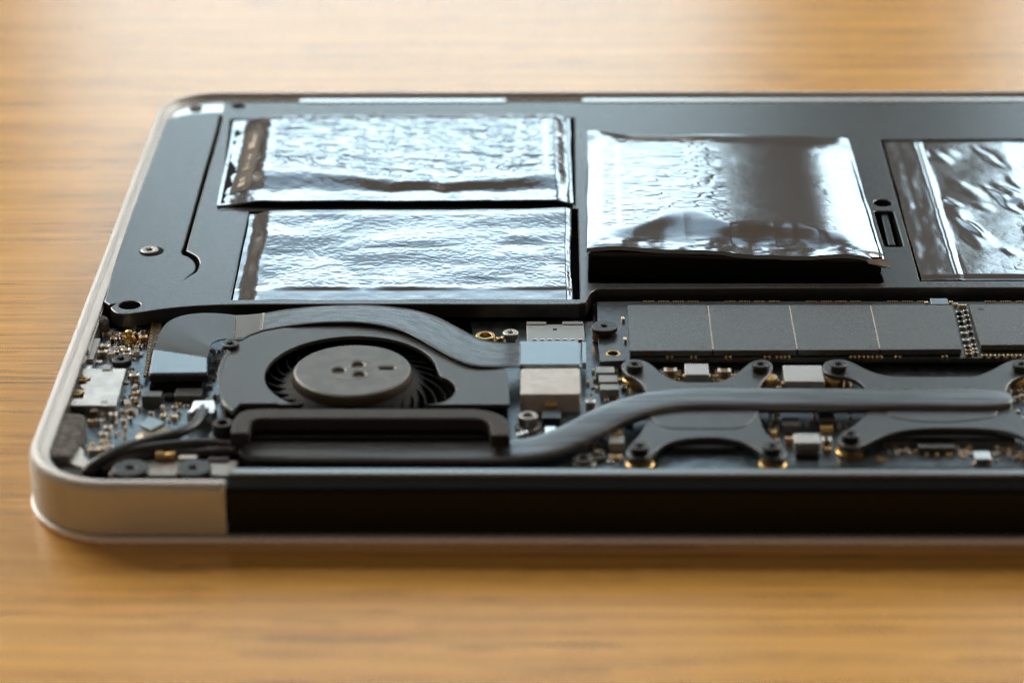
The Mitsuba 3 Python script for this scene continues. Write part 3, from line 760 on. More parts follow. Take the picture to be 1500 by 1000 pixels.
K1 = bracket([(912, 541), (911, 532), (922, 526.5), (938, 526.5), (952, 532), (968, 545), (985, 555), (1005, 559), (1045, 559), (1062, 555.5), (1082, 544), (1098, 531), (1112, 526.5), (1126, 528), (1132, 536), (1128, 547), (1119, 556), (1113, 568), (1110, 590), (1113, 612), (1122, 633), (1142, 649), (1152, 661), (1146, 672), (1128, 670), (1112, 660), (1090, 648), (1060, 641.5), (1030, 640.5), (1000, 643), (975, 650), (957, 663), (944, 671), (926, 671), (917, 662), (924, 650), (938, 634), (947, 614), (950, 590), (944, 568), (932, 555), (920, 549)],
    "four-armed dark heat spreader under the middle of the heat pipe", [(958, 598), (1100, 598), (1102, 616), (1085, 626.5), (1060, 628.5), (1000, 628.5), (975, 626.5), (958, 616)],
    [(930, 532), (1114, 532), (937, 652), (1131, 652)], [(931, 537), (1113, 537), (938, 660), (1132, 660)])
K2 = bracket([(1207, 543), (1206, 533), (1216, 527), (1234, 526), (1250, 531), (1275, 543), (1300, 549.5), (1330, 551), (1400, 551), (1430, 550), (1455, 540), (1472, 531), (1490, 526), (1512, 528), (1518, 538), (1502, 548), (1482, 558), (1474, 572), (1478, 592), (1500, 612), (1540, 630), (1562, 642), (1556, 655), (1536, 655), (1510, 645), (1480, 633), (1440, 627.5), (1390, 626.5), (1340, 628), (1305, 634), (1275, 646), (1255, 655), (1236, 653), (1227, 643), (1236, 632), (1254, 620), (1268, 606), (1272, 590), (1268, 570), (1256, 558), (1238, 552), (1218, 549)],
    "four-armed dark heat spreader under the right tip of the heat pipe", [(1300, 605), (1300, 560), (1330, 556.5), (1430, 556.5), (1462, 563), (1462, 600), (1450, 612), (1400, 618), (1350, 618), (1315, 613)],
    [(1228, 532), (1496, 532), (1246, 634), (1547, 640)], [(1229, 538), (1496, 538), (1246, 642), (1547, 646)])
# bare dies under the brackets
block(985, 612, 1075, 655, ZK - 0.9, 1.6, "gloss_black", "processor", LB)
block(1300, 600, 1460, 640, ZK - 0.9, 1.6, "gloss_black", "processor", LB)
block(960, 590, 1110, 690, ZB + 0.6, 0.6, "mask_black", "chip_carrier", LB)
block(1290, 590, 1480, 648, ZB + 0.9, 0.9, "chip_black", "chip_carrier", LB)

# ------------------------------------------------------------------ storage module
ZS = -2.6
ssd = Polygon(np.vstack([PP([(874, 441)], ZS), [[112, P(874, 441, ZS)[1]]], [[112, P(1300, 524.5, ZS)[1]]], PP([(923, 524.5), (922.5, 528), (879, 529), (876, 500)], ZS)]))
ssd = ssd.difference(Point(P(898, 518, ZS)).buffer(0.95)).difference(Point(P(884, 486, ZS)).buffer(1.3))
add("storage_module", prism(ssd, ZS, 0.8, 0.1), "mask_dark", label="long black storage stick with five square chips")
SS = LAPTOP + "__storage_module"
x, y = P(898, 518, ZS); add("mount_ring", prism(Point(x, y).buffer(1.25).difference(Point(x, y).buffer(0.95)), ZS + 0.12, 0.4, 0.08), "gold", SS)
screw(885, 477, ZS + 1.35, 2.35, 0.75, "screw_black", SS, label="large flat black screw holding the left end", hole=0.24)
x, y = P(884, 484, ZS); add("screw_collar", lathe(x, y, [(2.0, ZS - 1.5), (1.9, ZS + 0.5), (1.2, ZS + 0.58)], 28), "gold", SS)
ZC = ZS + 1.25
chips = [((919.5, 446.5), (1036, 446.5), (1043, 513), (922.5, 513.5)), ((1038.5, 446.5), (1155, 446.5), (1166, 512.5), (1045.5, 513)), ((1158, 446.5), (1274, 446.5), (1287, 512), (1169, 512.5)), ((1276.5, 446.5), (1394, 446.5), (1408.5, 511), (1290, 512)), ((1419.5, 446), (1541, 446), (1563, 504.5), (1437, 505))]
for q in chips:
    add("chip", prism(quad(q, ZC, 0.12), ZC, 1.05, 0.07), "chip_black", SS)
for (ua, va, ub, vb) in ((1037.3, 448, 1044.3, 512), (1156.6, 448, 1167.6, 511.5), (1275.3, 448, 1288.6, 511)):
    add("glint_strip", tube(np.array([np.r_[P(ua + (ub - ua) * t, va + (vb - va) * t, ZC - 0.1), ZC - 0.1] for t in np.linspace(0, 1, 6)]), 0.13, 1.0, 8), "steel", SS, smooth=60)  # added bright strips standing in for glints along the chip edges
for u, v_, r, m in ((1437, 453, 0.62, "dot_brown"), (1029, 508.5, 0.3, "dot_brown"), (1155, 508, 0.28, "dot_brown"), (1276, 507.5, 0.28, "dot_brown"), (1402, 507, 0.28, "dot_brown")):
    x, y = P(u, v_, ZC); add("corner_dot", lathe(x, y, [(r, ZC + 0.01), (r * 0.97, ZC + 0.035), (0.01, ZC + 0.035)], 20), m, SS)
rngs = np.random.default_rng(7)
# gold pads along the rear edge, in groups; too small to single out
pads = []
for q in chips[:5]:
    u0, u1 = q[0][0] + 24, q[1][0] - 6
    for gi in range(4):
        for k in range(5):
            u = u0 + gi * (u1 - u0) / 4 + k * 3.4
            x, y = P(u, 442.6, ZS); pads.append(prism(rrect(x, y, 0.26, 0.36, 0.05), ZS + 0.25, 0.3, 0.05, False))
add("solder_pad", join(*pads), "gold", SS, kind="stuff")
# small parts along the front edge
for u, n in ((981, 2), (1016, 3), (1067, 3), (1124, 2), (1141, 2), (1153, 2), (1249, 2), (1262, 2), (1275, 2), (1288, 2), (1315, 2), (1384, 3)):
    smd(u, 521.5, ZS, 1.05, 0.5, 0.45, 0.0, "brown", GOLDC, SS)
for u in np.arange(1442, 1560, 12.5):
    smd(u, 519.5, ZS, 1.0, 0.55, 0.5, 0.0, "brown", GOLDC, SS)
for u, v_ in ((912.5, 465), (915.5, 495)):
    smd(u, v_, ZS, 0.5, 1.1, 0.7, 0.15, "gold", TIN, SS)
# crowded strip between the fourth and fifth chip
for k, (v_, kind) in enumerate([(456, "t"), (463, "t"), (470, "t"), (478, "w"), (487, "w"), (497, "w"), (506, "t"), (512, "b"), (517, "b")]):
    u = 1397.5 + (v_ - 446) * 0.24
    smd(u + 5, v_, ZS, 1.2, 0.62, 0.5, 0.0, {"t": "black", "w": "grey", "b": "brown"}[kind], TIN if kind != "b" else GOLDC, SS, "resistor")
    smd(u + 14.5, v_ - 2, ZS, 0.85, 0.6, 0.55, 0.0, "tan" if k % 2 else "brown", TIN, SS)
block(1363, 436.5, 1389, 445.5, ZS + 0.9, 0.9, "connector_top", "regulator", SS, 0.15)
for u, v_ in ((1357, 442), (1393, 441), (1400, 444), (1407, 446), (1413, 446)):
    smd(u, v_, ZS, 0.7, 0.5, 0.6, 0.0, "gold", TIN, SS)

# ------------------------------------------------------------------ parts on the main board
# tall connector beside the fan: metal shell behind, blue-lit plug, tan coil in front
sh = prism(quad([(771, 475.5), (855, 474), (857, 499), (772, 500)], -3.0, 0.15), -3.0, 1.6, 0.12)
add("connector_shell", sh, "steel", LB, "brushed steel connector shell with a tiny square hole")
SHK = LB + "__connector_shell"
for ua, ub in ((771.5, 800), (824, 854)):
    block(ua, 470.5, ub, 474.5, -2.8, 0.5, "steel", "shell_tab", LB, 0.1, 0.08)
x, y = P(813, 482.5, -3); add("shell_hole", prism(rrect(x, y, 0.75, 0.7, 0.05), -2.97, 0.05, 0), "void_black", LB)
for k in range(7):
    x, y = P(783 + k * 11.2, 497.5, -2.9); add("contact", prism(rrect(x, y, 0.85, 0.3, 0.08), -2.75, 0.5, 0.08), "tin", LB)
add("plug", prism(quad([(761, 499.5), (847, 498.5), (849, 533.5), (760.5, 533.5)], -1.1, 0.45), -1.1, 0.75, 0.12), "connector_top", LB, "flat blue grey plug at the end of the ribbon cable")
add("plug_frame", prism(quad([(763, 501), (848, 500), (850, 535), (762, 536)], -1.85, 0.3), -1.85, 2.6, 0.1), "gloss_black", LB)
block(852.5, 500, 858.5, 531, -1.25, 1.3, "connector_top", "plug_latch", LB, 0.1, 0.1)
block(847, 502, 851, 537, -1.6, 1.3, "connector_top", "plug_latch", LB, 0.1, 0.08)
cu = quad([(762.5, 539), (849.5, 538.5), (850.5, 577), (762, 577.5)], -1.2, 0.7)
v, f = prism(cu, -1.2, 3.4, 0.25)
add("power_coil", (v, f), "ferrite_tan", LB, "large tan block coil with rounded corners")
x, y = P(806, 558, -1.2)
add("coil_dish", lathe(x, y, [(2.9, -1.19), (2.7, -1.15), (2.2, -1.17), (0.01, -1.185)], 36), "ferrite_tan", LB)
# three small ferrites, other named small pieces
for u0, v0, u1, v1 in ((873, 536.5, 900, 545.5), (877, 549, 905, 559), (879, 562.5, 907, 570.5)):
    block(u0, v0, u1, v1, -3.1, 1.5, "ferrite_grey", "ferrite_block", LB, 0.1, 0.1)
for u, v_ in ((869, 541), (871, 553), (874, 566), (903, 541), (908, 554)):
    smd(u, v_, ZB, 0.5, 0.9, 0.6, 0.0, "gold", TIN, LB)
smd(865, 587, ZB, 1.7, 1.1, 1.5, 0.0, "grey", (0.95, 0.95, 0.95), LB)
smd(807, 590, ZB, 1.9, 1.3, 2.0, 0.0, "gold", GOLDC, LB)
block(794, 600, 822, 612, -2.9, 1.7, "gloss_black", "small_chip", LB, 0.1, 0.1)
block(798, 624, 814, 636, -3.6, 1.0, "tin", "small_shield", LB, 0.1, 0.1)
# standoffs and screws
for u, v_, z, r, m in ((773.5, 607.5, -2.3, 1.65, "steel"), (854.5, 670, -3.6, 1.6, "fan_metal")):
    x, y = P(u, v_, z)
    add("standoff", join(prism(Point(x, y).buffer(r).difference(Point(x, y).buffer(r * 0.5)), z, 0.9, 0.2), lathe(x, y, [(r * 1.35, ZB), (r * 1.35, ZB + 0.35), (r * 0.98, ZB + 0.5), (r * 0.98, z - 0.5), (0.01, z - 0.5)], 28)), m, LB)
x, y = P(711, 492, -3.9); add("mount_ring", prism(Point(x, y).buffer(1.75).difference(Point(x, y).buffer(1.05)), -3.7, 0.8, 0.12), "gold", LB)
screw(748, 486, -2.9, 1.45, 0.9, "screw_silver", LB, post=1.0, label="silver star screw left of the steel connector shell")
smd(732, 494, ZB, 1.2, 0.8, 1.0, 0.3, "tan", GOLDC, LB)
for u, v_, r, zt in ((936, 550, 1.7, -2.6), (1126, 551, 1.7, -2.6), (1222, 550, 1.9, -2.6), (1493, 552, 1.9, -2.6)):
    x, y = P(u, v_, zt); add("gold_post", lathe(x, y, [(r, ZB), (r, zt - 0.5), (r * 0.85, zt - 0.1), (r * 0.5, zt), (0.01, zt)], 28), "gold", LB)
# silver topped coils
def coil(u0, v0, u1, v1, zt, h, m="ferrite_grey", legs=True):
    block(u0, v0, u1, v1, zt, h, m, "coil", LB, 0.3, 0.18)
    if legs:
        for u in (u0 - 1, u1 + 1):
            x, y = P(u, v1 - 3, zt); add("coil_lead", prism(rrect(x, y, 0.45, 1.1, 0.1), zt - 0.5, 1.7, 0.1), "gold", LB)
coil(1003, 532, 1038, 548.5, -2.4, 1.9, "tin_dull")
coil(1148, 534.5, 1206, 558.5, -2.3, 2.1, "tin_dull")
coil(1163, 634, 1201, 648.5, -2.3, 1.6, "tin_dull", False)
x0_, y0_ = P(1182, 655, -3.2); add("coil_base", prism(rrect(x0_, y0_ + 0.2, 3.9, 3.4, 0.2), -3.6, 1.0, 0.1), "gloss_black", LB)
smd(1182, 663, ZB, 2.4, 0.9, 0.9, 0.0, "gold", GOLDC, LB)
for u, v_ in ((982, 540.5), (1061, 541.5)):
    smd(u, v_, ZB, 2.3, 1.5, 1.5, 0.0, "tan", TIN, LB)
smd(1211, 642, ZB, 1.55, 1.4, 1.6, 0.0, "brown", (0.92, 0.90, 0.86), LB)
smd(1212, 655, ZB, 1.2, 0.9, 0.8, 0.0, "gold", GOLDC, LB)
smd(1156, 640.5, ZB, 1.3, 0.6, 1.4, 0.0, "gold", (0.85, 0.6, 0.45), LB)
block(1146, 611, 1172, 623, -3.1, 1.5, "chip_black", "small_chip", LB, 0.15, 0.1)
block(1198, 600, 1222, 614, -3.1, 1.5, "chip_black", "small_chip", LB, 0.15, 0.1)
smd(1211, 624, ZB, 2.1, 0.9, 1.0, 0.0, "gold", GOLDC, LB)
smd(1181, 616, ZB, 0.6, 1.2, 1.0, 0.0, "grey", TIN, LB); smd(1230, 619, ZB, 0.6, 1.4, 1.0, 0.0, "grey", TIN, LB)
smd(1193, 604, ZB, 0.5, 0.9, 1.0, 0.0, "gold", GOLDC, LB); smd(1137, 603, ZB, 0.6, 0.8, 1.2, 0.0, "gold", TIN, LB)
smd(1134, 631, ZB, 0.9, 0.9, 1.0, 0.0, "gold", GOLDC, LB)
# clear sticky tape under the pipe's right half
x, y = P(1290, 673, ZB); add("mount_ring", prism(Point(x, y).buffer(1.25).difference(Point(x, y).buffer(0.55)), ZB + 0.14, 0.2, 0.05), "dot_brown", LB)
add("gold_via", lathe(x, y, [(0.7, ZB + 0.02), (0.62, ZB + 0.25), (0.01, ZB + 0.25)], 20), "gold", LB)
block(1345, 650, 1399, 655.5, -3.4, 1.3, "fan_metal", "board_socket", LB, 0.15, 0.1)
for u in (1342, 1358, 1372, 1388, 1392):
    smd(u, 664 if u != 1342 else 659, ZB, 0.6, 0.5, 0.5, 0.0, "gold", GOLDC, LB)
block(1427, 660, 1451, 672, -3.5, 0.9, "tin", "crystal_can", LB, 0.2, 0.15)
for u in (1428, 1449):
    smd(u, 677, ZB, 0.7, 0.6, 0.4, 0.0, "gold", TIN, LB)
for u, v_ in ((1312, 661), (1323, 661), (1334, 661), (1403, 656), (1406, 662), (1410, 667), (1413, 660), (1420, 662), (1458, 664), (1459, 673), (1480, 660), (1496, 660), (1490, 666), (1475, 654), (1488, 645)):
    smd(u, v_, ZB, 0.65, 0.45, 0.4, 0.0, "tan" if int(u) % 2 else "gold", TIN, LB)
for u, v_, l in ((1488, 601, 1.3), (1495, 611, 1.2), (1490, 562, 0.8), (1494, 570, 0.9), (1497, 578, 0.8), (1484, 570, 0.7), (1488, 580, 0.6)):
    smd(u, v_, ZB, l, 0.8, 0.9, 0.3, "tan", TIN, LB)
# left of the first bracket
block(892, 637, 914, 648.5, -2.7, 1.9, "ferrite_grey", "ferrite_block", LB, 0.1, 0.1)
smd(903, 632, ZB, 1.9, 0.9, 2.0, 0.0, "gold", GOLDC, LB)
smd(902, 667, ZB, 2.3, 0.8, 0.7, 0.0, "gold", (0.85, 0.65, 0.45), LB)
for u in (873, 881): smd(u, 660, ZB, 0.7, 1.0, 0.8, 0.0, "tan", TIN, LB)
x, y = P(876, 675, ZB); add("spring_clip", prism(rrect(x, y, 3.4, 1.2, 0.3, 25), -3.9, 0.5, 0.15), "fan_metal", LB)
smd(911, 610, ZB, 0.5, 1.2, 1.5, 0.0, "grey", TIN, LB); block(914, 600, 928, 620, -4.0, 0.5, "connector_top", "small_shield", LB, 0.1, 0.1)
for u, v_ in ((891, 688), (905, 687), (882, 687)): smd(u, v_, ZB, 1.0, 0.5, 0.5, 0.0, "gold", GOLDC, LB)
for u, v_ in ((768, 632), (762, 634)): smd(u, v_, ZB, 1.1, 0.9, 1.4, 0.4, "grey", (0.92, 0.95, 1.0), LB)
rngb = np.random.default_rng(11)
for u in np.linspace(958, 1110, 10):
    smd(u, 556 + rngb.uniform(-2, 2), ZB, 0.9, 0.5, 0.5, 0.0, "tan" if rngb.random() < 0.5 else "brown", GOLDC, LB)
for u, v_ in ((1138, 556), (1141, 566), (1210, 563), (1215, 571), (1090, 552), (975, 549), (1048, 549), (1075, 548), (1296, 556), (1285, 552)):
    smd(u, v_, ZB, 0.9, 0.6, 0.7, rngb.uniform(-0.4, 0.4), "gold", TIN, LB)

# ------------------------------------------------------------------ left port board
zc = -2.9
cage = Polygon(PP([(117, 541), (150, 541), (150, 546), (166, 546), (166, 541), (185, 541), (170, 595.5), (98, 595), (105, 585), (122, 585), (123, 578), (113, 576), (126, 571), (115, 566), (130, 562), (112, 556), (124, 551), (113, 549)], zc)).buffer(0)
base = quad([(107, 544), (183, 543), (168, 595.5), (91, 595)], zc - 0.5, 0.2)
add("port_cage", prism(cage, zc + 0.22, 0.3, 0.1), "cage_tin", IO, "shiny tin shield over the square port", smooth=30)
add("port_shell", prism(base, zc - 0.1, 1.6, 0.12), "steel", IO)
for u, v_, in ((118, 557.5), (109, 578)):
    x, y = P(u, v_, zc)
    add("port_spring", prism(rrect(x, y, 2.9, 1.5, 0.7).difference(rrect(x + 0.25, y, 2.2, 0.7, 0.3)), zc + 0.52, 0.45, 0.12), "gold", IO)
    add("port_slot", prism(rrect(x + 0.7, y, 2.0, 1.2, 0.3), zc + 0.40, 0.3, 0.02), "void_black", IO)
block(147, 586, 158, 590.5, zc + 0.3, 0.3, "steel", "port_tab", IO, 0.1, 0.1)
block(150, 534, 163, 541, zc + 0.1, 1.2, "steel", "port_tab", IO, 0.1, 0.1)
block(119, 495, 142, 526, -2.6, 1.9, "steel", "side_port", IO, 0.15, 0.12, label="plain grey steel port body at the case wall")
block(114, 533, 134, 541, -3.3, 1.3, "tin", "port_tab", IO, 0.1, 0.1)
x, y = P(146, 530, ZB); add("mount_ring", prism(Point(x, y).buffer(1.35).difference(Point(x, y).buffer(0.6)), ZB + 0.12, 0.2, 0.05), "rubber", IO)
add("gold_via", lathe(x, y, [(0.62, ZB + 0.02), (0.55, ZB + 0.2), (0.01, ZB + 0.2)], 18), "tin", IO)
screw(178, 525, -2.9, 1.75, 1.1, "screw_black", IO, post=0.7)
# scattered components, traced cluster by cluster
parts = [(155, 487, 1.5, .8, .7, "tan"), (162, 486, 1.3, .8, .7, "tan"), (173, 488, 1.2, .8, .8, "tan"), (180, 487, 1.2, .8, .8, "tan"), (165, 495, .9, .9, .9, "black"), (173, 495, .9, .9, .9, "black"), (183, 493, .7, .5, .4, "grey"),
    (154, 505, 1.7, 1.3, 1.3, "tan"), (150, 514, 1.8, 1.0, 1.1, "tan"), (157, 512, 1.0, .8, 1.0, "tan"), (169, 509, .9, .8, 1.1, "black"), (163, 516, 1.0, .9, 1.2, "tan"), (171, 514, .8, .8, .9, "tan"), (184, 511, 1.7, 1.1, 1.2, "tan"), (186, 517, 1.6, .9, .9, "tan"), (179, 507, .9, .6, .7, "grey"),
    (200, 487, 1.3, .9, 1.5, "brown"), (210, 492, 1.5, 1.2, 1.4, "tan"), (209, 484, .9, .5, .9, "tan"), (202, 503, .8, .6, .5, "black"), (205, 507, .8, .6, .5, "black"), (200, 513, 1.0, 1.0, 1.1, "black"), (204, 500, .7, .5, .5, "grey"), (212, 502, .5, .4, .5, "tan"), (196, 524, .6, .5, .4, "tan"), (160, 500, .5, .4, .4, "grey"), (172, 500, .5, .4, .4, "grey"),
    (197, 548, 1.7, 1.1, 1.4, "tan"), (201, 556, .8, .7, .8, "tan"), (198, 565, .9, .8, .9, "tan"), (199, 574, 1.1, .8, .9, "tan"), (196, 582, 1.1, .8, .9, "tan"), (186, 588, 1.4, 1.0, 1.1, "tan"), (195, 539, .5, .35, .3, "black"), (201, 544, .5, .35, .3, "black"),
    (166, 605, 1.3, 1.4, 1.3, "tan"), (149, 601, 1.2, .8, .9, "grey"), (186, 601, .8, .7, .9, "tan"), (192, 599, .8, .7, .9, "tan"), (181, 614, .8, .7, .9, "tan"), (191, 611, .6, .7, .9, "black"), (158, 624, 1.3, 1.1, 1.2, "tan"), (152, 634, 1.2, .9, 1.0, "tan"), (150, 644, 1.1, .9, 1.0, "tan"), (152, 654, 1.4, 1.2, 1.1, "tan"),
    (133, 615, 1.0, .9, 1.0, "grey"), (144, 614, 1.1, .9, 1.0, "grey"), (138, 656, 2.0, 1.3, 1.2, "grey"), (122, 652, 1.0, 1.0, .9, "black"), (135, 649, 1.4, .8, 1.3, "tan"),
    (239, 607, .9, .7, .8, "gold"), (256, 608, 1.0, .8, .9, "gold"), (222, 603, .8, .6, 1.0, "tan"), (247, 613, .8, .5, .6, "grey"), (238, 594, .6, .9, 1.2, "grey"), (204, 593, .6, .8, .9, "gold"), (322, 524, .8, 1.2, 1.0, "grey"), (328, 534, .9, .9, 1.0, "black"), (321, 512, .5, .4, .4, "tan"), (326, 510, .5, .4, .4, "tan"), (303, 585, 1.2, .7, 1.0, "brown"), (316, 577, 1.0, .8, .9, "black")]
rngi = np.random.default_rng(5)
for u, v_, l, w, h, bd in parts:
    smd(u, v_, ZB, l, w, h, rngi.uniform(-0.25, 0.25) + (1.57 if rngi.random() < 0.3 else 0), bd, TIN if rngi.random() < 0.8 else GOLDC, IO)
# button-like upright part and a tall pin
x, y = P(189, 492, -3.3); add("antenna_socket", lathe(x, y, [(1.3, ZB), (1.3, -3.9), (1.05, -3.4), (0.95, -3.2), (0.7, -3.2), (0.7, -2.6), (0.6, -2.3), (0.3, -2.15), (0.01, -2.1)], 24), "gold", IO)
x, y = P(138, 601, -2.6); add("tall_capacitor", lathe(x, y, [(0.75, ZB), (0.75, -2.7), (0.6, -2.5), (0.01, -2.45)], 20), "dot_brown", IO)
add("pin_row", prism(Polygon(PP([(222.5, 462), (241, 462.5), (234, 490), (222, 520), (216.5, 549), (210, 552), (214, 525), (219, 492)], -3.7)), -3.4, 0.5, 0.1), "label_brown", IO, "narrow brown board edge with gold dots")
pins = []
for k in range(20):
    t = k / 19; u, v_ = 224.5 - 11 * t ** 1.2, 465 + 84 * t
    x, y = P(u, v_, -3.4); pins.append(lathe(x, y, [(0.2, -3.42), (0.17, -3.3), (0.01, -3.28)], 8))
    if k % 2 == 0:
        x, y = P(u + 10 - 6 * t, v_ + 1, -3.4); pins.append(lathe(x, y, [(0.2, -3.42), (0.17, -3.3), (0.01, -3.28)], 8))
add("pin_dots", join(*pins), "gold", IO, kind="stuff")
# plug under the black flat cable
add("plug", prism(quad([(225, 511), (303, 510), (303, 545), (219, 546)], -1.12, 0.4), -1.12, 0.4, 0.1), "connector_top", IO, "blue grey square plug at the left end of the flat cable")
add("plug_frame", prism(quad([(223, 517), (305, 515), (304, 549.5), (217.5, 550)], -1.6, 0.4), -1.6, 1.3, 0.12), "gloss_black", IO)
block(222, 540, 296, 566, -3.3, 1.4, "void_black", "plug_socket", IO, 0.2, 0.1)
block(208, 572.5, 237, 580.5, -2.5, 2.1, "fan_metal", "small_socket", IO, 0.15, 0.12)
block(256, 568, 296, 579.5, -3.3, 1.2, "fan_metal", "board_socket", IO, 0.15, 0.12)
block(240, 574, 254, 580, -3.6, 1.0, "gloss_black", "small_chip", IO, 0.15, 0.12)
# round inductor with a square lit top
x, y = P(231, 626, -2.3)
add("round_coil", lathe(x, y - 1.2, [(3.7, ZB), (3.9, ZB + 0.5), (3.5, -3.2), (2.5, -2.75), (2.2, -2.7), (0.01, -2.65)], 40), "brass_dome", IO, "dull brass round coil", smooth=30)
add("coil_top", prism(Polygon(PP([(203, 621), (218, 609), (243, 618.5), (222, 629.5)], -2.3)).buffer(-0.15).buffer(0.15), -2.25, 0.45, 0.15), "connector_top", IO, "pale blue diamond plate on the round coil")

# ------------------------------------------------------------------ flat cables
def flat_cable(pairs, z_edges, m, name, label, n=8, thick=0.22, parent=LAPTOP):
    A = np.array([np.r_[P(a[0], a[1], z), z] for (a, b), z in zip(pairs, z_edges)])
    B = np.array([np.r_[P(b[0], b[1], z), z] for (a, b), z in zip(pairs, z_edges)])
    mesh, uv = strip(curve(A, n, False), curve(B, n, False), thick, 12)
    return add(name, mesh, m, parent, label, smooth=True, uv=uv) if m == "flex" else add(name, mesh, m, parent, label, smooth=40)


left = [((346, 461.5), (344, 496)), ((322, 459), (332, 496)), ((295, 458.5), (320, 497.5)), ((268, 462), (311, 502)), ((247, 471), (307.5, 507)), ((235, 485), (306, 513)), ((229, 500), (304.5, 521)), ((225.5, 514), (303, 524))]
flat_cable(left, [-0.95, -0.95, -0.9, -0.85, -0.8, -0.85, -0.95, -1.15], "flex_black", "flat_cable", "black flat cable bending down to the left plug")
FC = LAPTOP + "__flat_cable"
flat_cable([((346, 461.5), (344, 496)), ((366, 460.5), (364, 491)), ((386, 458.5), (382, 485))], [-0.95, -0.92, -0.85], "flex_amber", "amber_piece", "see-through amber stretch of the flat cable", parent=FC)
ribbon = [((386, 458.5), (382, 485)), ((410, 454), (408, 479.5)), ((440, 450.2), (437, 475.5)), ((475, 447.2), (470, 472.5)), ((510, 446), (505, 471.5)), ((545, 446.6), (536, 473)), ((575, 449), (562, 477)), ((603, 453), (590, 484.5)), ((630, 460), (616, 497)), ((653, 470), (640, 511)), ((676, 482.5), (664, 524)), ((698, 493), (686, 533.5)), ((720, 499.5), (710, 537)), ((743, 501.5), (738, 537.5)), ((763, 502), (762, 537))]
flat_cable(ribbon, [-0.85, -0.6, -0.3, -0.1, 0.0, 0.05, 0.05, 0.05, 0.02, -0.05, -0.12, -0.2, -0.3, -0.5, -0.9], "flex", "ribbon_cable", "grey striped ribbon cable arching over the fan to the blue grey plug")
for u0, v0, u1, v1, n in ((345.5, 463, 343.5, 494, 9), (385.5, 459, 381.5, 484, 13)):
    for k in range(n):
        t = (k + 0.5) / n
        x, y = P(u0 + (u1 - u0) * t, v0 + (v1 - v0) * t, -0.85)
        add("stitch", prism(rrect(x, y, 0.24, 0.34, 0.1), -0.72, 0.2, 0.05), "print_cream", FC, smooth=False)

# ------------------------------------------------------------------ cables, foam, hinge parts in the near left corner
c1_ = curve(np.array([np.r_[P(u, v_, z), z] for u, v_, z in [(297, 598, -2.6), (295, 608, -2.4), (284, 622, -2.0), (262, 634, -1.8), (232, 642, -1.8), (196, 652, -1.9), (165, 664, -2.1), (140, 678, -2.6), (124, 692, -3.6)]]), 8, False)
c2_ = curve(np.array([np.r_[P(u, v_, z), z] for u, v_, z in [(352, 655, -3.4), (330, 652, -3.2), (300, 650, -3.0), (262, 652, -2.6), (225, 656, -2.4), (188, 662, -2.5), (160, 671, -2.7), (142, 681, -3.1), (130, 693, -3.9)]]), 8, False)
c3_ = curve(np.array([np.r_[P(u, v_, z), z] for u, v_, z in [(352, 661, -3.8), (320, 662, -3.7), (280, 664, -3.7), (240, 664, -3.4), (205, 669, -3.3), (175, 677, -3.4), (150, 690, -4.0)]]), 8, False)
add("cable", tube(c1_, 1.0, 0.8, 14), "cable_black", label="upper black cable running from the silver clip to the corner", smooth=60)
add("cable", tube(c2_, 1.05, 0.9, 14), "cable_black", label="lower black cable beside the hinge screws", smooth=60)
add("cable", tube(c3_, 1.0, 0.9, 14), "cable_black", label="lowest black cable half hidden behind the hinge screws", smooth=60)
clip = quad([(283, 586), (315, 585), (318, 600), (279, 601)], -2.2, 0.4)
add("cable_clip", prism(clip, -2.2, 1.9, 0.3), "tin", label="small shiny clip holding the upper black cable")
block(286, 592.5, 306, 597.5, -1.85, 0.6, "tin", "cable_clip__catch", LAPTOP, 0.2, 0.15)
for u in (278, 309):
    x, y = P(u, 603, -2.3); add("cable_clip__pin", lathe(x, y, [(0.6, -4.2), (0.62, -2.6), (0.5, -2.25), (0.01, -2.2)], 18), "tin")
fp = Polygon(curve(PP([(87, 607), (106, 603.5), (124, 607), (122, 622), (116, 645), (106, 664), (92, 669), (74, 668), (69, 660), (77, 630)], -1.7), 4))
fv, ff = trimesh.remesh.subdivide_to_size(*prism(fp, -1.7, 3.2, 0.5), 0.5, max_iter=10)
fv[:, 2] += 0.5 * (meshkit.fbm(fv / 1.1, 4, 3) - 0.5) * (fv[:, 2] > -2.6); fv[:, :2] += 0.4 * (meshkit.fbm(fv[:, [2, 0, 1]] / 1.2, 3, 4) - 0.5)[:, None]
add("foam_pad", (fv, ff), "foam", label="dark grey foam pad in the near left corner", smooth=50)
fr = Point(P(148, 466, -2.0)).buffer(1.35)
fv, ff = trimesh.remesh.subdivide_to_size(*prism(fr, -1.9, 2.2, 0.6), 0.35, max_iter=10)
fv += 0.45 * (np.stack([meshkit.fbm(fv / 0.8, 4, s_) for s_ in (1, 2, 3)], -1) - 0.5)
add("foam_plug", (fv, ff), "foam", label="small round foam plug under the tray's corner loop", smooth=50)
add("corner_bracket", prism(Polygon(curve(PP([(62, 672), (80, 669), (104, 668), (112, 655), (122, 656), (124, 668), (134, 676), (128, 684), (110, 680), (96, 674), (70, 677)], -2.6), 4)).buffer(0), -2.6, 1.2, 0.3), "aluminium", label="cream metal bracket in the near left corner")
add("corner_block", prism(Polygon(PP([(76, 674), (130, 678), (120, 694), (92, 690)], -3.0)), -3.2, 2.0, 0.3), "rubber")
# case wall pieces along the left ledge
for pts, z in (([(150, 438), (156, 438), (130, 512), (121, 512)], -1.9), ([(119, 520), (127, 520), (118, 540), (108, 543)], -1.9), ([(159, 416), (165, 411), (188, 343), (182, 343)], -1.6)):
    add("wall_clip", prism(Polygon(PP(pts, z)), z, 2.0, 0.12), "aluminium")
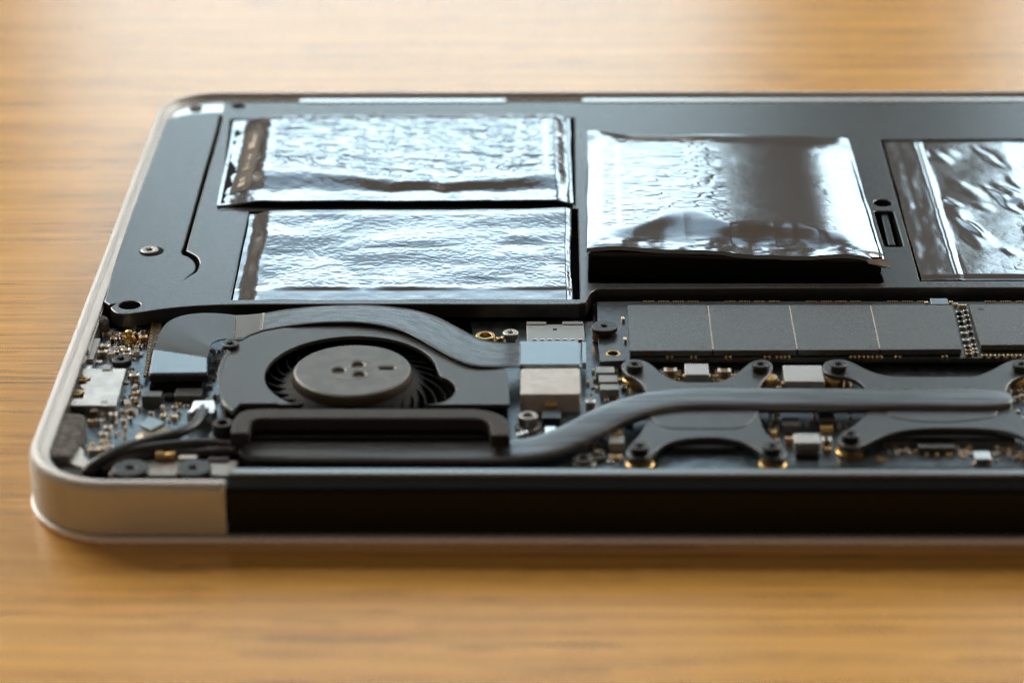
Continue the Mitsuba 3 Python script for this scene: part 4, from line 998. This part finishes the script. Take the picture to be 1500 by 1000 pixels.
# hinge
hb = sbox(P(160, 690, -3.4)[0], P(250, 694, -3.4)[1], P(345, 690, -3.4)[0], P(250, 672, -3.4)[1])
add("hinge_plate", prism(hb, -3.6, 2.0, 0.25), "steel", label="cream hinge plate under two black screws")
for u in (191, 283.5):
    screw(u, 684, -1.9, 2.9, 1.7, "screw_black", LAPTOP + "__hinge_plate", hole=0.28)
add("hinge_plate__brass_nut", tube(np.array([np.r_[P(u, 668, -3), -3.0] for u in (229, 236, 243, 250, 257)]), np.array([0.8, 0.85, 0.55, 0.8, 0.75])), "gold", smooth=30)
block(262, 666, 288, 671, -3.0, 0.8, "aluminium", "hinge_plate__spacer", LAPTOP, 0.15, 0.1)
block(300, 648, 345, 657, -2.9, 1.0, "fan_metal", "hinge_arm", LAPTOP, 0.2, 0.2)
block(305, 668, 336, 674, -3.2, 1.0, "rubber", "hinge_arm", LAPTOP, 0.2, 0.2)
block(297, 642, 318, 650, -4.2, 0.5, "tin", "ground_strip", LAPTOP, 0.15, 0.1)

# ------------------------------------------------------------------ the crowd of tiny parts, wherever the boards are still bare
from shapely import STRtree
def crowd(region, n, holder, seed, z, keep_off, body=("tan", "tan", "brown", "black", "grey")):
    r = np.random.default_rng(seed)
    x0, y0, x1, y1 = region.bounds
    made, tries = [], 0
    while len(made) < n and tries < 4000:
        tries += 1
        x, y = r.uniform(x0, x1), r.uniform(y0, y1)
        l = r.uniform(0.55, 1.15); w = l * r.uniform(0.5, 0.75); h = r.uniform(0.3, 0.65)
        p = Point(x, y)
        if not region.contains(p) or any((x - a) ** 2 + (y - b) ** 2 < (0.5 * (l + c) + 0.15) ** 2 for a, b, c in made) or any(g.contains(p) for g in keep_off):
            continue
        made.append((x, y, l))
        vv, ff, cc = smd_mesh(x, y, z, l, w, h, r.choice([0.0, 1.5708]) + r.uniform(-0.06, 0.06), BODY[body[r.integers(len(body))]], TIN if r.random() < 0.7 else GOLDC)
        add("capacitor", (vv, ff), "smd", holder, smooth=False, color=cc)


def zone(pts): return Polygon(PP(pts, ZB))


crowd(zone([(156, 484), (222, 482), (214, 520), (192, 535), (186, 520), (148, 522)]), 26, IO, 31, ZB, [Point(P(178, 527, ZB)).buffer(2.2), Point(P(146, 530, ZB)).buffer(1.5)])
crowd(zone([(188, 540), (216, 548), (206, 600), (200, 612), (176, 660), (146, 662), (140, 606), (176, 598)]), 34, IO, 32, ZB, [])
crowd(zone([(240, 590), (280, 586), (276, 612), (244, 616)]), 8, IO, 33, ZB, [])
crowd(zone([(308, 508), (330, 520), (318, 545), (322, 575), (305, 570)]), 9, IO, 34, ZB, [])
crowd(zone([(862, 536), (918, 540), (926, 556), (900, 592), (858, 606)]), 14, LB, 35, ZB, [zone([(868, 534), (912, 534), (914, 582), (872, 582)])])
crowd(zone([(852, 628), (925, 612), (925, 640), (890, 660), (918, 684), (858, 684)]), 18, LB, 36, ZB, [zone([(884, 628), (920, 628), (920, 668), (884, 668)])])
crowd(zone([(1124, 596), (1262, 598), (1240, 632), (1222, 670), (1156, 670), (1128, 640)]), 22, LB, 37, ZB, [zone([(1140, 600), (1240, 600), (1220, 675), (1150, 675)])])
crowd(zone([(1300, 652), (1345, 655), (1345, 664), (1300, 668)]), 8, LB, 38, ZB, [])
crowd(zone([(1402, 650), (1500, 648), (1500, 676), (1456, 678), (1402, 672)]), 24, LB, 39, ZB, [zone([(1422, 652), (1456, 652), (1456, 682), (1422, 682)])])
crowd(zone([(955, 545), (1095, 545), (1060, 560), (990, 560)]), 10, LB, 40, ZB, [zone([(996, 530), (1044, 530), (1044, 560), (996, 560)])])
crowd(zone([(1480, 552), (1500, 556), (1500, 596), (1478, 590)]), 10, LB, 41, ZB, [])
